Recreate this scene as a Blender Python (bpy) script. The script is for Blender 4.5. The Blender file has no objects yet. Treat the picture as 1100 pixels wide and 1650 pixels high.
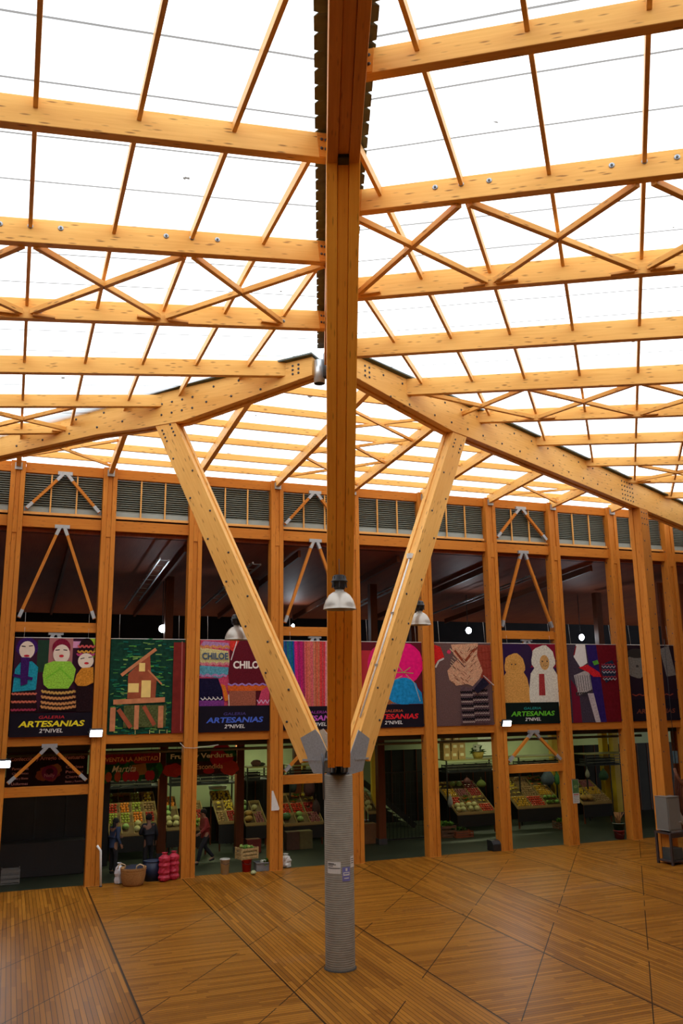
import bpy, math, random
from mathutils import Vector, Matrix
random.seed(7)
D=bpy.data; SC=bpy.context.scene; COL=SC.collection
R=math.radians
def V(*a): return Vector(a)
# ---------------------------------------------------------------- camera, world, exposure
H=5.2; FPX=1379.2; PITCH=.21548; ROLL=-.013076; AW=.364557; AR=.313436
cp,sp=math.cos(PITCH),math.sin(PITCH); cr,sr=math.cos(ROLL),math.sin(ROLL)
M0=Matrix(((1,0,0),(0,sp,-cp),(0,cp,sp)))
RM=Matrix(((cr,-sr,0),(sr,cr,0),(0,0,1)))@M0
cam=D.cameras.new('camera'); cam.sensor_fit='VERTICAL'; cam.sensor_height=36; cam.lens=FPX/1650*36; cam.clip_end=300
co=D.objects.new('camera',cam); COL.objects.link(co); SC.camera=co
rx,ry,rz=RM[0],-RM[1],-RM[2]
co.matrix_world=Matrix(((rx[0],ry[0],rz[0],0),(rx[1],ry[1],rz[1],0),(rx[2],ry[2],rz[2],H),(0,0,0,1)))
SC.view_settings.view_transform='Standard'; SC.view_settings.look='None'; SC.view_settings.gamma=1
SC.view_settings.use_curve_mapping=False; SC.view_settings.exposure=0.0
SC.cycles.use_denoising=True
SC.cycles.max_bounces=8; SC.cycles.diffuse_bounces=5; SC.cycles.transparent_max_bounces=12
SC.cycles.sample_clamp_indirect=6
SKY=2.9
w=D.worlds.new('sky'); SC.world=w; w.use_nodes=True
wn=w.node_tree.nodes; wl=w.node_tree.links
bgn=wn['Background']; bgn.inputs[1].default_value=SKY
tc=wn.new('ShaderNodeTexCoord'); ns=wn.new('ShaderNodeTexNoise'); ns.inputs['Scale'].default_value=1.6; ns.inputs['Detail'].default_value=3
rmp=wn.new('ShaderNodeValToRGB'); rmp.color_ramp.elements[0].position=.3; rmp.color_ramp.elements[0].color=(.80,.86,.93,1)
rmp.color_ramp.elements[1].position=.65; rmp.color_ramp.elements[1].color=(1,1,1,1)
wl.new(tc.outputs['Generated'],ns.inputs['Vector']); wl.new(ns.outputs['Fac'],rmp.inputs[0]); wl.new(rmp.outputs[0],bgn.inputs[0])
# ---------------------------------------------------------------- hall frame of reference
CA,SA=math.cos(AW),math.sin(AW)
U=V(CA,SA,0); N=V(-SA,CA,0)                       # along the back wall / towards it
RV=V(-math.cos(AR),math.sin(AR),0); MV=V(math.sin(AR),math.cos(AR),0)
A=V(-.14,18.5,0)                                   # axis of the concrete column
UA,NA=A.dot(U),A.dot(N)
def W(u,n,z=0): return U*u+N*n+V(0,0,z)
def ray(x,y): return RM.transposed()@V((x-550)/FPX,(y-825)/FPX,1)
def hitp(x,y,p,nn):
    d=ray(x,y); c=V(0,0,H); return c+d*((p-c).dot(nn)/d.dot(nn))
def un(x,y,n):                                     # picture point -> (u,z) on the plane n
    h=hitp(x,y,N*n,N); return h.dot(U),h.z
def gn(x,y):                                       # picture point -> (u,n) on the floor
    h=hitp(x,y,V(0,0,0),V(0,0,1)); return h.dot(U),h.dot(N)
# ---------------------------------------------------------------- materials
MC={}
def newmat(name):
    m=D.materials.new(name); m.use_nodes=True; return m,m.node_tree.nodes,m.node_tree.links,m.node_tree.nodes['Principled BSDF']
def flat(rgb,rough=.6,metal=0,noise=.12,scale=14,name=None,emit=0,spec=.5):
    k=(tuple(round(c,3) for c in rgb),rough,metal,noise,scale,emit,spec)
    if k in MC: return MC[k]
    m,nd,lk,b=newmat(name or 'paint_%d'%len(MC))
    b.inputs['Roughness'].default_value=rough; b.inputs['Metallic'].default_value=metal; b.inputs['Specular IOR Level'].default_value=spec
    if emit:
        b.inputs['Base Color'].default_value=(*rgb,1)
        b.inputs['Emission Color'].default_value=(*rgb,1); b.inputs['Emission Strength'].default_value=emit
    else:
        t=nd.new('ShaderNodeTexCoord'); n=nd.new('ShaderNodeTexNoise'); n.inputs['Scale'].default_value=scale; n.inputs['Detail'].default_value=4
        mx=nd.new('ShaderNodeMix'); mx.data_type='RGBA'
        mx.inputs[6].default_value=(*[c*(1-noise*1.6) for c in rgb],1); mx.inputs[7].default_value=(*[min(1,c*(1+noise)) for c in rgb],1)
        lk.new(t.outputs['Object'],n.inputs['Vector']); lk.new(n.outputs['Fac'],mx.inputs[0]); lk.new(mx.outputs[2],b.inputs['Base Color'])
    MC[k]=m; return m
def wood(name,c1,c2,knot=(.16,.05,.012),knots=1.0,rough=.5,scale=1.0):
    m,nd,lk,b=newmat(name)
    uv=nd.new('ShaderNodeUVMap'); uv.uv_map='uv'
    mp=nd.new('ShaderNodeMapping'); mp.inputs['Scale'].default_value=(1.1*scale,26*scale,1); lk.new(uv.outputs[0],mp.inputs[0])
    n=nd.new('ShaderNodeTexNoise'); n.inputs['Scale'].default_value=1; n.inputs['Detail'].default_value=5; n.inputs['Roughness'].default_value=.65; lk.new(mp.outputs[0],n.inputs['Vector'])
    mpb=nd.new('ShaderNodeMapping'); mpb.inputs['Scale'].default_value=(.35,1.1,1); lk.new(uv.outputs[0],mpb.inputs[0])
    n2=nd.new('ShaderNodeTexNoise'); n2.inputs['Scale'].default_value=1.3; n2.inputs['Detail'].default_value=3; lk.new(mpb.outputs[0],n2.inputs['Vector'])
    add=nd.new('ShaderNodeMath'); add.operation='ADD'; lk.new(n.outputs['Fac'],add.inputs[0]); lk.new(n2.outputs['Fac'],add.inputs[1])
    mr=nd.new('ShaderNodeMapRange'); mr.inputs['From Min'].default_value=.7; mr.inputs['From Max'].default_value=1.3; lk.new(add.outputs[0],mr.inputs['Value'])
    mx=nd.new('ShaderNodeMix'); mx.data_type='RGBA'; mx.inputs[6].default_value=(*c1,1); mx.inputs[7].default_value=(*c2,1); lk.new(mr.outputs[0],mx.inputs[0])
    mk=nd.new('ShaderNodeMapping'); mk.inputs['Scale'].default_value=(3.2,19,1); lk.new(uv.outputs[0],mk.inputs[0])
    vo=nd.new('ShaderNodeTexVoronoi'); vo.inputs['Scale'].default_value=1; lk.new(mk.outputs[0],vo.inputs['Vector'])
    kr=nd.new('ShaderNodeMapRange'); kr.inputs['From Min'].default_value=.10; kr.inputs['From Max'].default_value=.26
    kr.inputs['To Min'].default_value=.75*knots; kr.inputs['To Max'].default_value=0; lk.new(vo.outputs['Distance'],kr.inputs['Value'])
    gate=nd.new('ShaderNodeMath'); gate.operation='GREATER_THAN'; gate.inputs[1].default_value=.34
    sep=nd.new('ShaderNodeSeparateColor'); lk.new(vo.outputs['Color'],sep.inputs[0]); lk.new(sep.outputs[0],gate.inputs[0])
    mu=nd.new('ShaderNodeMath'); mu.operation='MULTIPLY'; lk.new(kr.outputs[0],mu.inputs[0]); lk.new(gate.outputs[0],mu.inputs[1])
    mx2=nd.new('ShaderNodeMix'); mx2.data_type='RGBA'; mx2.inputs[7].default_value=(*knot,1); lk.new(mu.outputs[0],mx2.inputs[0]); lk.new(mx.outputs[2],mx2.inputs[6])
    lk.new(mx2.outputs[2],b.inputs['Base Color']); b.inputs['Roughness'].default_value=rough; b.inputs['Specular IOR Level'].default_value=.18
    return m
WD=wood('glulam_pine',(.75,.365,.080),(.91,.515,.145))
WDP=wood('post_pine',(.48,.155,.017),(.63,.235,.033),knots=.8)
WDS=wood('strut_pine_deep_orange',(.84,.31,.028),(.97,.43,.05),knots=.6)
WD2=wood('glulam_pine_orange',(.60,.215,.028),(.78,.315,.05),knots=.5)
WDK=wood('stained_dark_timber',(.10,.028,.010),(.16,.045,.016),knots=.4)
STEEL=flat((.42,.46,.50),.45,.55,.22,30,'galvanised_steel')
STEELD=flat((.09,.09,.10),.5,.6,.2,30,'dark_steel')
BOLT=flat((.07,.065,.06),.5,.4,.1,30,'bolt_metal')
BLACK=flat((.012,.012,.014),.5); WHITE=flat((.75,.75,.73),.55)
def conc():
    m,nd,lk,b=newmat('ribbed_concrete'); t=nd.new('ShaderNodeTexCoord')
    wv=nd.new('ShaderNodeTexWave'); wv.bands_direction='Z'; wv.inputs['Scale'].default_value=7.5; wv.inputs['Distortion'].default_value=.8; wv.inputs['Detail'].default_value=1
    wv.inputs['Detail Scale'].default_value=3
    n=nd.new('ShaderNodeTexNoise'); n.inputs['Scale'].default_value=5; n.inputs['Detail'].default_value=6
    lk.new(t.outputs['Object'],wv.inputs['Vector']); lk.new(t.outputs['Object'],n.inputs['Vector'])
    mx=nd.new('ShaderNodeMix'); mx.data_type='RGBA'; mx.inputs[6].default_value=(.20,.17,.13,1); mx.inputs[7].default_value=(.36,.32,.25,1); lk.new(n.outputs['Fac'],mx.inputs[0])
    m2=nd.new('ShaderNodeMix'); m2.data_type='RGBA'; m2.blend_type='MULTIPLY'; m2.inputs[0].default_value=.2; lk.new(mx.outputs[2],m2.inputs[6]); lk.new(wv.outputs['Color'],m2.inputs[7])
    lk.new(m2.outputs[2],b.inputs['Base Color']); b.inputs['Roughness'].default_value=.8
    bp=nd.new('ShaderNodeBump'); bp.inputs['Strength'].default_value=.25; bp.inputs['Distance'].default_value=.01; lk.new(wv.outputs['Fac'],bp.inputs['Height']); lk.new(bp.outputs[0],b.inputs['Normal'])
    return m
CONC=conc()
def skinmat(ang,name):
    m,nd,lk,b=newmat(name); out=nd['Material Output']; nd.remove(b)
    t=nd.new('ShaderNodeTexCoord'); mp=nd.new('ShaderNodeMapping'); mp.inputs['Rotation'].default_value=(0,0,-ang); lk.new(t.outputs['Object'],mp.inputs[0])
    sx=nd.new('ShaderNodeSeparateXYZ'); lk.new(mp.outputs[0],sx.inputs[0])
    def stripe(per,wd,axis=1,wob=.03):
        nn=nd.new('ShaderNodeTexNoise'); nn.inputs['Scale'].default_value=.5; lk.new(mp.outputs[0],nn.inputs['Vector'])
        a=nd.new('ShaderNodeMath'); a.operation='MULTIPLY_ADD'; lk.new(nn.outputs['Fac'],a.inputs[0]); a.inputs[1].default_value=wob; lk.new(sx.outputs[axis],a.inputs[2])
        d=nd.new('ShaderNodeMath'); d.operation='PINGPONG'; d.inputs[1].default_value=per/2; lk.new(a.outputs[0],d.inputs[0])
        l=nd.new('ShaderNodeMath'); l.operation='LESS_THAN'; l.inputs[1].default_value=wd; lk.new(d.outputs[0],l.inputs[0]); return l
    s1=stripe(1.05,.018,wob=.05); s2=stripe(.1,.008,wob=.0)
    n=nd.new('ShaderNodeTexNoise'); n.inputs['Scale'].default_value=2.2; n.inputs['Detail'].default_value=8; lk.new(mp.outputs[0],n.inputs['Vector'])
    sp_=nd.new('ShaderNodeMath'); sp_.operation='GREATER_THAN'; sp_.inputs[1].default_value=.735; lk.new(n.outputs['Fac'],sp_.inputs[0])
    gt=nd.new('ShaderNodeTexNoise'); gt.inputs['Scale'].default_value=.22; lk.new(mp.outputs[0],gt.inputs['Vector'])
    gm=nd.new('ShaderNodeMapRange'); gm.inputs['From Min'].default_value=.5; gm.inputs['From Max'].default_value=.7; gm.inputs['To Max'].default_value=.6; lk.new(gt.outputs['Fac'],gm.inputs['Value'])
    f1=nd.new('ShaderNodeMath'); f1.operation='MULTIPLY'; lk.new(s2.outputs[0],f1.inputs[0]); lk.new(gm.outputs[0],f1.inputs[1])
    mxx=nd.new('ShaderNodeMath'); mxx.operation='MAXIMUM'; lk.new(f1.outputs[0],mxx.inputs[0])
    f0=nd.new('ShaderNodeMath'); f0.operation='MULTIPLY'; f0.inputs[1].default_value=.93; lk.new(s1.outputs[0],f0.inputs[0]); lk.new(f0.outputs[0],mxx.inputs[1])
    m3=nd.new('ShaderNodeMath'); m3.operation='MAXIMUM'; lk.new(mxx.outputs[0],m3.inputs[0]); lk.new(sp_.outputs[0],m3.inputs[1])
    c=nd.new('ShaderNodeMix'); c.data_type='RGBA'; c.inputs[6].default_value=(.93,.95,.96,1); c.inputs[7].default_value=(.10,.09,.08,1); lk.new(m3.outputs[0],c.inputs[0])
    tr=nd.new('ShaderNodeBsdfTransparent'); tl=nd.new('ShaderNodeBsdfTranslucent'); lk.new(c.outputs[2],tr.inputs[0]); lk.new(c.outputs[2],tl.inputs[0])
    ms=nd.new('ShaderNodeMixShader'); ms.inputs[0].default_value=.4; lk.new(tr.outputs[0],ms.inputs[1]); lk.new(tl.outputs[0],ms.inputs[2]); lk.new(ms.outputs[0],out.inputs[0])
    return m
def floormat():
    m,nd,lk,b=newmat('parquet_boards')
    t=nd.new('ShaderNodeTexCoord'); sx=nd.new('ShaderNodeSeparateXYZ'); lk.new(t.outputs['Object'],sx.inputs[0])
    def ma(op,a,b_=None,c_=None):
        x=nd.new('ShaderNodeMath'); x.operation=op
        for i,v in enumerate((a,b_,c_)):
            if v is None: continue
            if isinstance(v,(int,float)): x.inputs[i].default_value=v
            else: lk.new(v,x.inputs[i])
        return x.outputs[0]
    X,Y=sx.outputs[0],sx.outputs[1]
    SEAM=2.765
    ub=ma('DIVIDE',ma('SUBTRACT',X,2.42),SEAM); fl=ma('FLOOR',ub)
    par=ma('FLOORED_MODULO',fl,2.0)           # 0: boards along u ; 1: along n
    al=ma('ADD',ma('MULTIPLY',Y,par),ma('MULTIPLY',X,ma('SUBTRACT',1.0,par)))
    ac=ma('ADD',ma('MULTIPLY',X,par),ma('MULTIPLY',Y,ma('SUBTRACT',1.0,par)))
    bw=.092
    row=ma('FLOOR',ma('DIVIDE',ac,bw)); gap=ma('LESS_THAN',ma('PINGPONG',ma('SUBTRACT',ac,ma('MULTIPLY',row,bw)),bw/2),.0055)
    wn_=nd.new('ShaderNodeTexWhiteNoise'); wn_.noise_dimensions='2D'; cv=nd.new('ShaderNodeCombineXYZ'); lk.new(row,cv.inputs[0]); lk.new(fl,cv.inputs[1]); lk.new(cv.outputs[0],wn_.inputs['Vector'])
    off=ma('MULTIPLY_ADD',wn_.outputs['Value'],2.3,al); brd=ma('FLOOR',ma('DIVIDE',off,1.9))
    w2=nd.new('ShaderNodeTexWhiteNoise'); w2.noise_dimensions='3D'; cv2=nd.new('ShaderNodeCombineXYZ'); lk.new(row,cv2.inputs[0]); lk.new(brd,cv2.inputs[1]); lk.new(fl,cv2.inputs[2]); lk.new(cv2.outputs[0],w2.inputs['Vector'])
    cv3=nd.new('ShaderNodeCombineXYZ'); lk.new(ma('MULTIPLY',al,.8),cv3.inputs[0]); lk.new(ma('MULTIPLY',ac,22.0),cv3.inputs[1]); lk.new(fl,cv3.inputs[2])
    gr=nd.new('ShaderNodeTexNoise'); gr.inputs['Scale'].default_value=1; gr.inputs['Detail'].default_value=5; lk.new(cv3.outputs[0],gr.inputs['Vector'])
    v=ma('ADD',ma('MULTIPLY',w2.outputs['Value'],.55),ma('MULTIPLY',gr.outputs['Fac'],.6))
    mx=nd.new('ShaderNodeMix'); mx.data_type='RGBA'; mx.inputs[6].default_value=(.125,.038,.003,1); mx.inputs[7].default_value=(.38,.148,.016,1); lk.new(v,mx.inputs[0])
    seam=ma('LESS_THAN',ma('PINGPONG',ma('SUBTRACT',ub,fl),.5),.0065)
    # straight saw cuts that cross the boards at 38 degrees
    ang=AW+math.pi/2-(math.pi/2-AR)
    rc=ma('ADD',ma('MULTIPLY',X,math.cos(AW+AR)),ma('MULTIPLY',Y,-math.sin(AW+AR)))
    cut=ma('LESS_THAN',ma('PINGPONG',ma('ADD',rc,CUT),1.03),.010)
    dn=nd.new('ShaderNodeTexNoise'); dn.inputs['Scale'].default_value=.55; lk.new(t.outputs['Object'],dn.inputs['Vector'])
    cut=ma('MULTIPLY',cut,ma('GREATER_THAN',dn.outputs['Fac'],.43))
    dk=ma('MAXIMUM',ma('MAXIMUM',ma('MULTIPLY',gap,.8),seam),cut)
    st=nd.new('ShaderNodeTexNoise'); st.inputs['Scale'].default_value=1.9; st.inputs['Detail'].default_value=7; lk.new(t.outputs['Object'],st.inputs['Vector'])
    stn=ma('MULTIPLY',ma('GREATER_THAN',st.outputs['Fac'],.74),.7)
    m2=nd.new('ShaderNodeMix'); m2.data_type='RGBA'; m2.inputs[7].default_value=(.022,.009,.003,1); lk.new(ma('MAXIMUM',dk,stn),m2.inputs[0]); lk.new(mx.outputs[2],m2.inputs[6])
    lk.new(m2.outputs[2],b.inputs['Base Color']); b.inputs['Specular IOR Level'].default_value=.09
    rn=nd.new('ShaderNodeMapRange'); rn.inputs['To Min'].default_value=.33; rn.inputs['To Max'].default_value=.50; lk.new(gr.outputs['Fac'],rn.inputs['Value']); lk.new(rn.outputs[0],b.inputs['Roughness'])
    return m
CUT=.02
# ---------------------------------------------------------------- mesh builder
class MB:
    def __init__(s): s.v=[];s.f=[];s.uv=[];s.mi=[];s.mats=[];s.sm=[]
    def m(s,mat):
        if mat not in s.mats: s.mats.append(mat)
        return s.mats.index(mat)
    def face(s,idx,uv,mat,sm=False):
        s.f.append(idx); s.uv.append(uv); s.mi.append(s.m(mat)); s.sm.append(sm)
    def beam(s,p0,p1,w,h,mat,up=V(0,0,1)):
        p0=Vector(p0);p1=Vector(p1); d=(p1-p0); L=d.length; d.normalize()
        x=d.cross(up)
        if x.length<1e-4: x=d.cross(V(0,1,0))
        x.normalize(); z=x.cross(d).normalized()
        b=len(s.v); o=random.random()*9; o2=random.random()*9
        for p in (p0,p1):
            for a,c in ((-1,-1),(1,-1),(1,1),(-1,1)): s.v.append(p+x*(a*w/2)+z*(c*h/2))
        acc=0
        for i,ww in zip(range(4),(w,h,w,h)):
            j=(i+1)%4
            s.face((b+i,b+4+i,b+4+j,b+j)[::-1],[(o,o2+acc+ww),(o+L,o2+acc+ww),(o+L,o2+acc),(o,o2+acc)],mat); acc+=ww
        s.face((b,b+1,b+2,b+3),[(o,o2),(o+.05,o2),(o+.05,o2+h),(o,o2+h)],mat)
        s.face((b+7,b+6,b+5,b+4),[(o,o2),(o+.05,o2),(o+.05,o2+h),(o,o2+h)],mat)
        return s
    def box(s,c,d,mat,rot=0):
        c=Vector(c); ax=(V(math.cos(rot),math.sin(rot),0),V(-math.sin(rot),math.cos(rot),0),V(0,0,1))
        i=max(range(3),key=lambda k:d[k])
        if i==2: return s.beam(c-ax[2]*d[2]/2,c+ax[2]*d[2]/2,d[0],d[1],mat,up=ax[1])
        j=1-i
        return s.beam(c-ax[i]*d[i]/2,c+ax[i]*d[i]/2,d[j],d[2],mat)
    def prism(s,pts,o,ax,ay,th,mat,side=None):
        """polygon pts (2D) in the frame o,ax,ay, thickness th centred on the plane"""
        o=Vector(o); nz=ax.cross(ay).normalized(); n=len(pts); b=len(s.v); q=random.random()*9
        for k in (-.5,.5):
            for x,y in pts: s.v.append(o+ax*x+ay*y+nz*(k*th))
        s.face([b+n+i for i in range(n)],[(x+q,y+q) for x,y in pts],mat)
        s.face([b+i for i in range(n)][::-1],[(x+q,y+q) for x,y in pts][::-1],mat)
        for i in range(n):
            j=(i+1)%n; x0,y0=pts[i];x1,y1=pts[j]; L=math.hypot(x1-x0,y1-y0)
            s.face((b+i,b+j,b+n+j,b+n+i),[(q,q),(q+L,q),(q+L,q+th),(q,q+th)],side or mat)
        return s
    def tube(s,pts,r,mat,seg=8,cap=True):
        pts=[Vector(p) for p in pts]; rs=r if isinstance(r,(list,tuple)) else [r]*len(pts); b=len(s.v)
        px=None
        for i,p in enumerate(pts):
            d=(pts[min(i+1,len(pts)-1)]-pts[max(i-1,0)]).normalized()
            x=px if px else (d.cross(V(0,0,1)) if abs(d.z)<.95 else d.cross(V(0,1,0)))
            x=(x-d*x.dot(d)).normalized(); px=x; y=d.cross(x)
            for k in range(seg):
                a=k*2*math.pi/seg; s.v.append(p+x*(math.cos(a)*rs[i])+y*(math.sin(a)*rs[i]))
        for i in range(len(pts)-1):
            for k in range(seg):
                j=(k+1)%seg; s.face((b+i*seg+k,b+i*seg+j,b+(i+1)*seg+j,b+(i+1)*seg+k),[(i,k/seg),(i,(k+1)/seg),(i+1,(k+1)/seg),(i+1,k/seg)],mat,True)
        if cap:
            s.face([b+k for k in range(seg)][::-1],[(0,0)]*seg,mat); e=b+(len(pts)-1)*seg
            s.face([e+k for k in range(seg)],[(0,0)]*seg,mat)
        return s
    def lathe(s,prof,c,mat,seg=24,axis=V(0,0,1),cap=False,sq=(1,1)):
        c=Vector(c); b=len(s.v); x=axis.cross(V(0,1,0))
        if x.length<.1: x=axis.cross(V(1,0,0))
        x.normalize(); y=axis.cross(x)
        for r,z in prof:
            for k in range(seg):
                a=k*2*math.pi/seg; s.v.append(c+x*(math.cos(a)*r*sq[0])+y*(math.sin(a)*r*sq[1])+axis*z)
        for i in range(len(prof)-1):
            for k in range(seg):
                j=(k+1)%seg; s.face((b+i*seg+k,b+i*seg+j,b+(i+1)*seg+j,b+(i+1)*seg+k),[(k/seg*2,prof[i][1]),((k+1)/seg*2,prof[i][1]),((k+1)/seg*2,prof[i+1][1]),(k/seg*2,prof[i+1][1])],mat,True)
        if cap:
            s.face([b+k for k in range(seg)][::-1],[(0,0)]*seg,mat); e=b+(len(prof)-1)*seg; s.face([e+k for k in range(seg)],[(0,0)]*seg,mat)
        return s
    def ball(s,c,r,mat,seg=10,rings=6,jit=0):
        if not isinstance(r,(list,tuple)): r=(r,r,r)
        c=Vector(c); b=len(s.v); s.v.append(c+V(0,0,-r[2]))
        for i in range(1,rings):
            t=-math.pi/2+math.pi*i/rings
            for k in range(seg):
                a=k*2*math.pi/seg; q=1+random.uniform(-jit,jit); s.v.append(c+V(math.cos(a)*math.cos(t)*r[0]*q,math.sin(a)*math.cos(t)*r[1]*q,math.sin(t)*r[2]*q))
        s.v.append(c+V(0,0,r[2])); top=len(s.v)-1
        for k in range(seg):
            j=(k+1)%seg; s.face((b,b+1+j,b+1+k),[(0,0)]*3,mat,True); e=b+1+(rings-2)*seg; s.face((top,e+k,e+j),[(0,0)]*3,mat,True)
            for i in range(rings-2):
                q=b+1+i*seg; s.face((q+k,q+j,q+seg+j,q+seg+k),[(0,0)]*4,mat,True)
        return s
    def mesh(s,name,loc=V(0,0,0),rot=0):
        inv=Matrix.Rotation(-rot,3,'Z'); me=D.meshes.new(name)
        me.from_pydata([inv@(v-loc) for v in s.v],[],s.f); ul=me.uv_layers.new(name='uv'); k=0
        for uv in s.uv:
            for q in uv: ul.data[k].uv=q; k+=1
        for m in s.mats: me.materials.append(m)
        me.polygons.foreach_set('material_index',s.mi); me.polygons.foreach_set('use_smooth',s.sm); me.update(); return me
# top-level frame of each thing: loc, rot ; geometry is written in world coordinates
def tag(o,label,cat,group=None):
    o['label']=label; o['category']=cat; o['kind']='thing'
    if group: o['group']=group
    return o
def thing(name,label,cat,loc,rot=AW,group=None):
    o=D.objects.new(name,None); COL.objects.link(o); o.empty_display_size=.2
    o.location=loc; o.rotation_euler=(0,0,rot); return tag(o,label,cat,group)
def part(name,mb,par,bev=0,label=None):
    """child mesh of par (an empty or a part); geometry in world coordinates"""
    root=par; 
    while root.parent: root=root.parent
    me=mb.mesh(name,Vector(root.location),root.rotation_euler[2]); o=D.objects.new(name,me); COL.objects.link(o); o.parent=par
    if label: o['label']=label
    if bev: b=o.modifiers.new('bevel','BEVEL'); b.width=bev; b.segments=1; b.limit_method='ANGLE'
    return o
def solo(name,mb,label,cat,loc,rot=AW,group=None,bev=0):
    me=mb.mesh(name,Vector(loc),rot); o=D.objects.new(name,me); COL.objects.link(o); o.location=loc; o.rotation_euler=(0,0,rot)
    if bev: b=o.modifiers.new('bevel','BEVEL'); b.width=bev; b.segments=1; b.limit_method='ANGLE'
    return tag(o,label,cat,group)
def struct(name,mb,loc=V(0,0,0),rot=AW):
    me=mb.mesh(name,Vector(loc),rot); o=D.objects.new(name,me); COL.objects.link(o); o.location=loc; o.rotation_euler=(0,0,rot); o['kind']='structure'; return o
BM={}
def boltmesh(r,h):
    k=(r,h); WS=STEEL if r>.02 else STEELD
    if k not in BM:
        b=MB(); b.lathe([(r*1.6,0),(r*1.6,h*.35),(r*.7,h*.36)],(0,0,0),WS,10); b.lathe([(r*.7,h*.36),(r*.7,h)],(0,0,0),BOLT,8); b.face([len(b.v)-8+i for i in range(8)],[(0,0)]*8,BOLT); BM[k]=b.mesh('bolt')
    return BM[k]
def bolts(par,pts,nrm,r=.016,h=.02):
    """washers and bolt heads at world points, facing nrm, each a child of par"""
    root=par
    me=boltmesh(r,h); q=nrm.normalized().to_track_quat('Z','Y')
    inv=Matrix.LocRotScale(root.location,root.rotation_euler,None).inverted()
    for p in pts:
        o=D.objects.new('bolt',me); COL.objects.link(o); o.parent=par
        o.matrix_local=inv@Matrix.LocRotScale(Vector(p),q,None)
ORD=['first','second','third','fourth','fifth','sixth','seventh','eighth','ninth','tenth','eleventh','twelfth']
# ---------------------------------------------------------------- floor, walls, roof skins
def quad(mb,ps,mat): 
    b=len(mb.v); mb.v+= [Vector(p) for p in ps]; mb.face(list(range(b,b+len(ps))),[(p[0],p[1]) for p in ps],mat)
FN=27.40                                          # front face of the back wall's posts
FLOOR=floormat()
b=MB(); quad(b,[W(-9.5,-8,0),W(32,-8,0),W(32,27.66,0),W(-9.5,27.66,0)],FLOOR); struct('floor',b)
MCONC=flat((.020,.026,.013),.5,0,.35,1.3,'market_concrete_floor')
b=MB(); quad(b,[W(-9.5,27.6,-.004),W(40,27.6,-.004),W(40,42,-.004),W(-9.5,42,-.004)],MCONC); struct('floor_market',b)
def skin(name,pts,mat):
    b=MB(); quad(b,pts,mat); return struct(name,b)
tL,tR=.1126,.078
ZC=13.05
DC=V(math.sin(R(-1.5)),math.cos(R(-1.5)),0)       # ridge line over the column, pointing to the back wall
DL=V(math.sin(R(-66)),math.cos(R(-66)),0); DR=V(math.sin(R(44.3)),math.cos(R(44.3)),0)
def zl(p): return ZC+tL*(p-A).dot(U)+0*0
def zr(p): return ZC+tR*(p-A).dot(RV)
def at2(p,z): return V(p.x,p.y,z)
def cross2(p,d,q,e):                              # intersection of two plan lines
    den=d.x*e.y-d.y*e.x; t=((q.x-p.x)*e.y-(q.y-p.y)*e.x)/den; return p+d*t
GL=skinmat(0,'translucent_roof_sheet'); 
SK=.05
YO=-2.0; YV=V(0,YO,0); XA=V(1,0,0)
CL=A-U*9.0; CR_=A-RV*9.6                            # outer limits of the clear sheets; added opaque boards beyond them dim the hall
def polyL():
    c1=cross2(A,DC,YV,XA); l1=cross2(A,DL,CL,N); far=cross2(CL,N,YV,XA)
    return [at2(p,zl(p)+SK) for p in (A,l1,far,c1)]
def polyR():
    c1=cross2(A,DC,YV,XA); r1=cross2(A,DR,CR_,MV); far=cross2(CR_,MV,YV,XA)
    return [at2(p,zr(p)+SK) for p in (A,c1,far,r1)]
def outerL():
    l1=cross2(A,DL,CL,N); far=cross2(CL,N,YV,XA); return [at2(p,zl(p)+SK+.01) for p in (l1,l1-U*12,far-U*12,far)]
def outerR():
    r1=cross2(A,DR,CR_,MV); far=cross2(CR_,MV,YV,XA); return [at2(p,zr(p)+SK+.01) for p in (r1,far,far-RV*16,r1-RV*16)]
skin('ceiling_dolls_side',polyL(),GL); skin('ceiling_knitwear_side',polyR(),skinmat(-(AW+AR),'translucent_roof_sheet'))
ZW=12.35; tB=.062
def zb(n): return ZW+tB*(27.3-n)                  # underside of the back rafters
def bu(n): s=(n-NA)/.706; return UA-.708*s        # left hip
def br(n): s=(n-NA)/.424; return UA+.906*s
pts=[A,W(bu(28.2),28.2),W(28,28.2),cross2(A,DR,W(28,0),N)]
skin('ceiling_back',[at2(p,zb(p.dot(N))+.62) for p in pts],skinmat(0,'translucent_roof_sheet'))
OPQ=wood('unseen_light_block_boards',(.20,.08,.025),(.28,.12,.04),knots=.2)  # opaque roof added out of view to cut skylight on the lower hall
b=MB(); q0=V(-26,YO-.1,0); q1=V(30,YO-.1,0); cc=cross2(A,DC,q0,V(1,0,0))
quad(b,[at2(q0,zl(q0)+SK+.03),at2(cc,zl(cc)+SK+.03),at2(cc-DC*22,zl(cc-DC*22)+SK),at2(q0-V(0,22,0),zl(q0-V(0,22,0))+SK)],OPQ)
quad(b,[at2(cc,zr(cc)+SK+.03),at2(q1,zr(q1)+SK+.03),at2(q1-V(0,22,0),zr(q1-V(0,22,0))+SK),at2(cc-DC*22,zr(cc-DC*22)+SK)],OPQ)
quad(b,outerL(),OPQ); quad(b,outerR(),OPQ); struct('ceiling_light_block',b)
WALLM=flat((.55,.38,.22),.7,0,.2,2,'plain_board_wall')
b=MB(); quad(b,[W(-9.5,-8,0),W(-9.5,27.9,0),W(-9.5,27.9,13),W(-9.5,-8,13)],WALLM); struct('wall_left',b)
b=MB(); quad(b,[W(-9.5,-8,0),W(32,-8,0),W(32,-8,15),W(-9.5,-8,15)],WALLM); struct('wall_rear',b)
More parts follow.
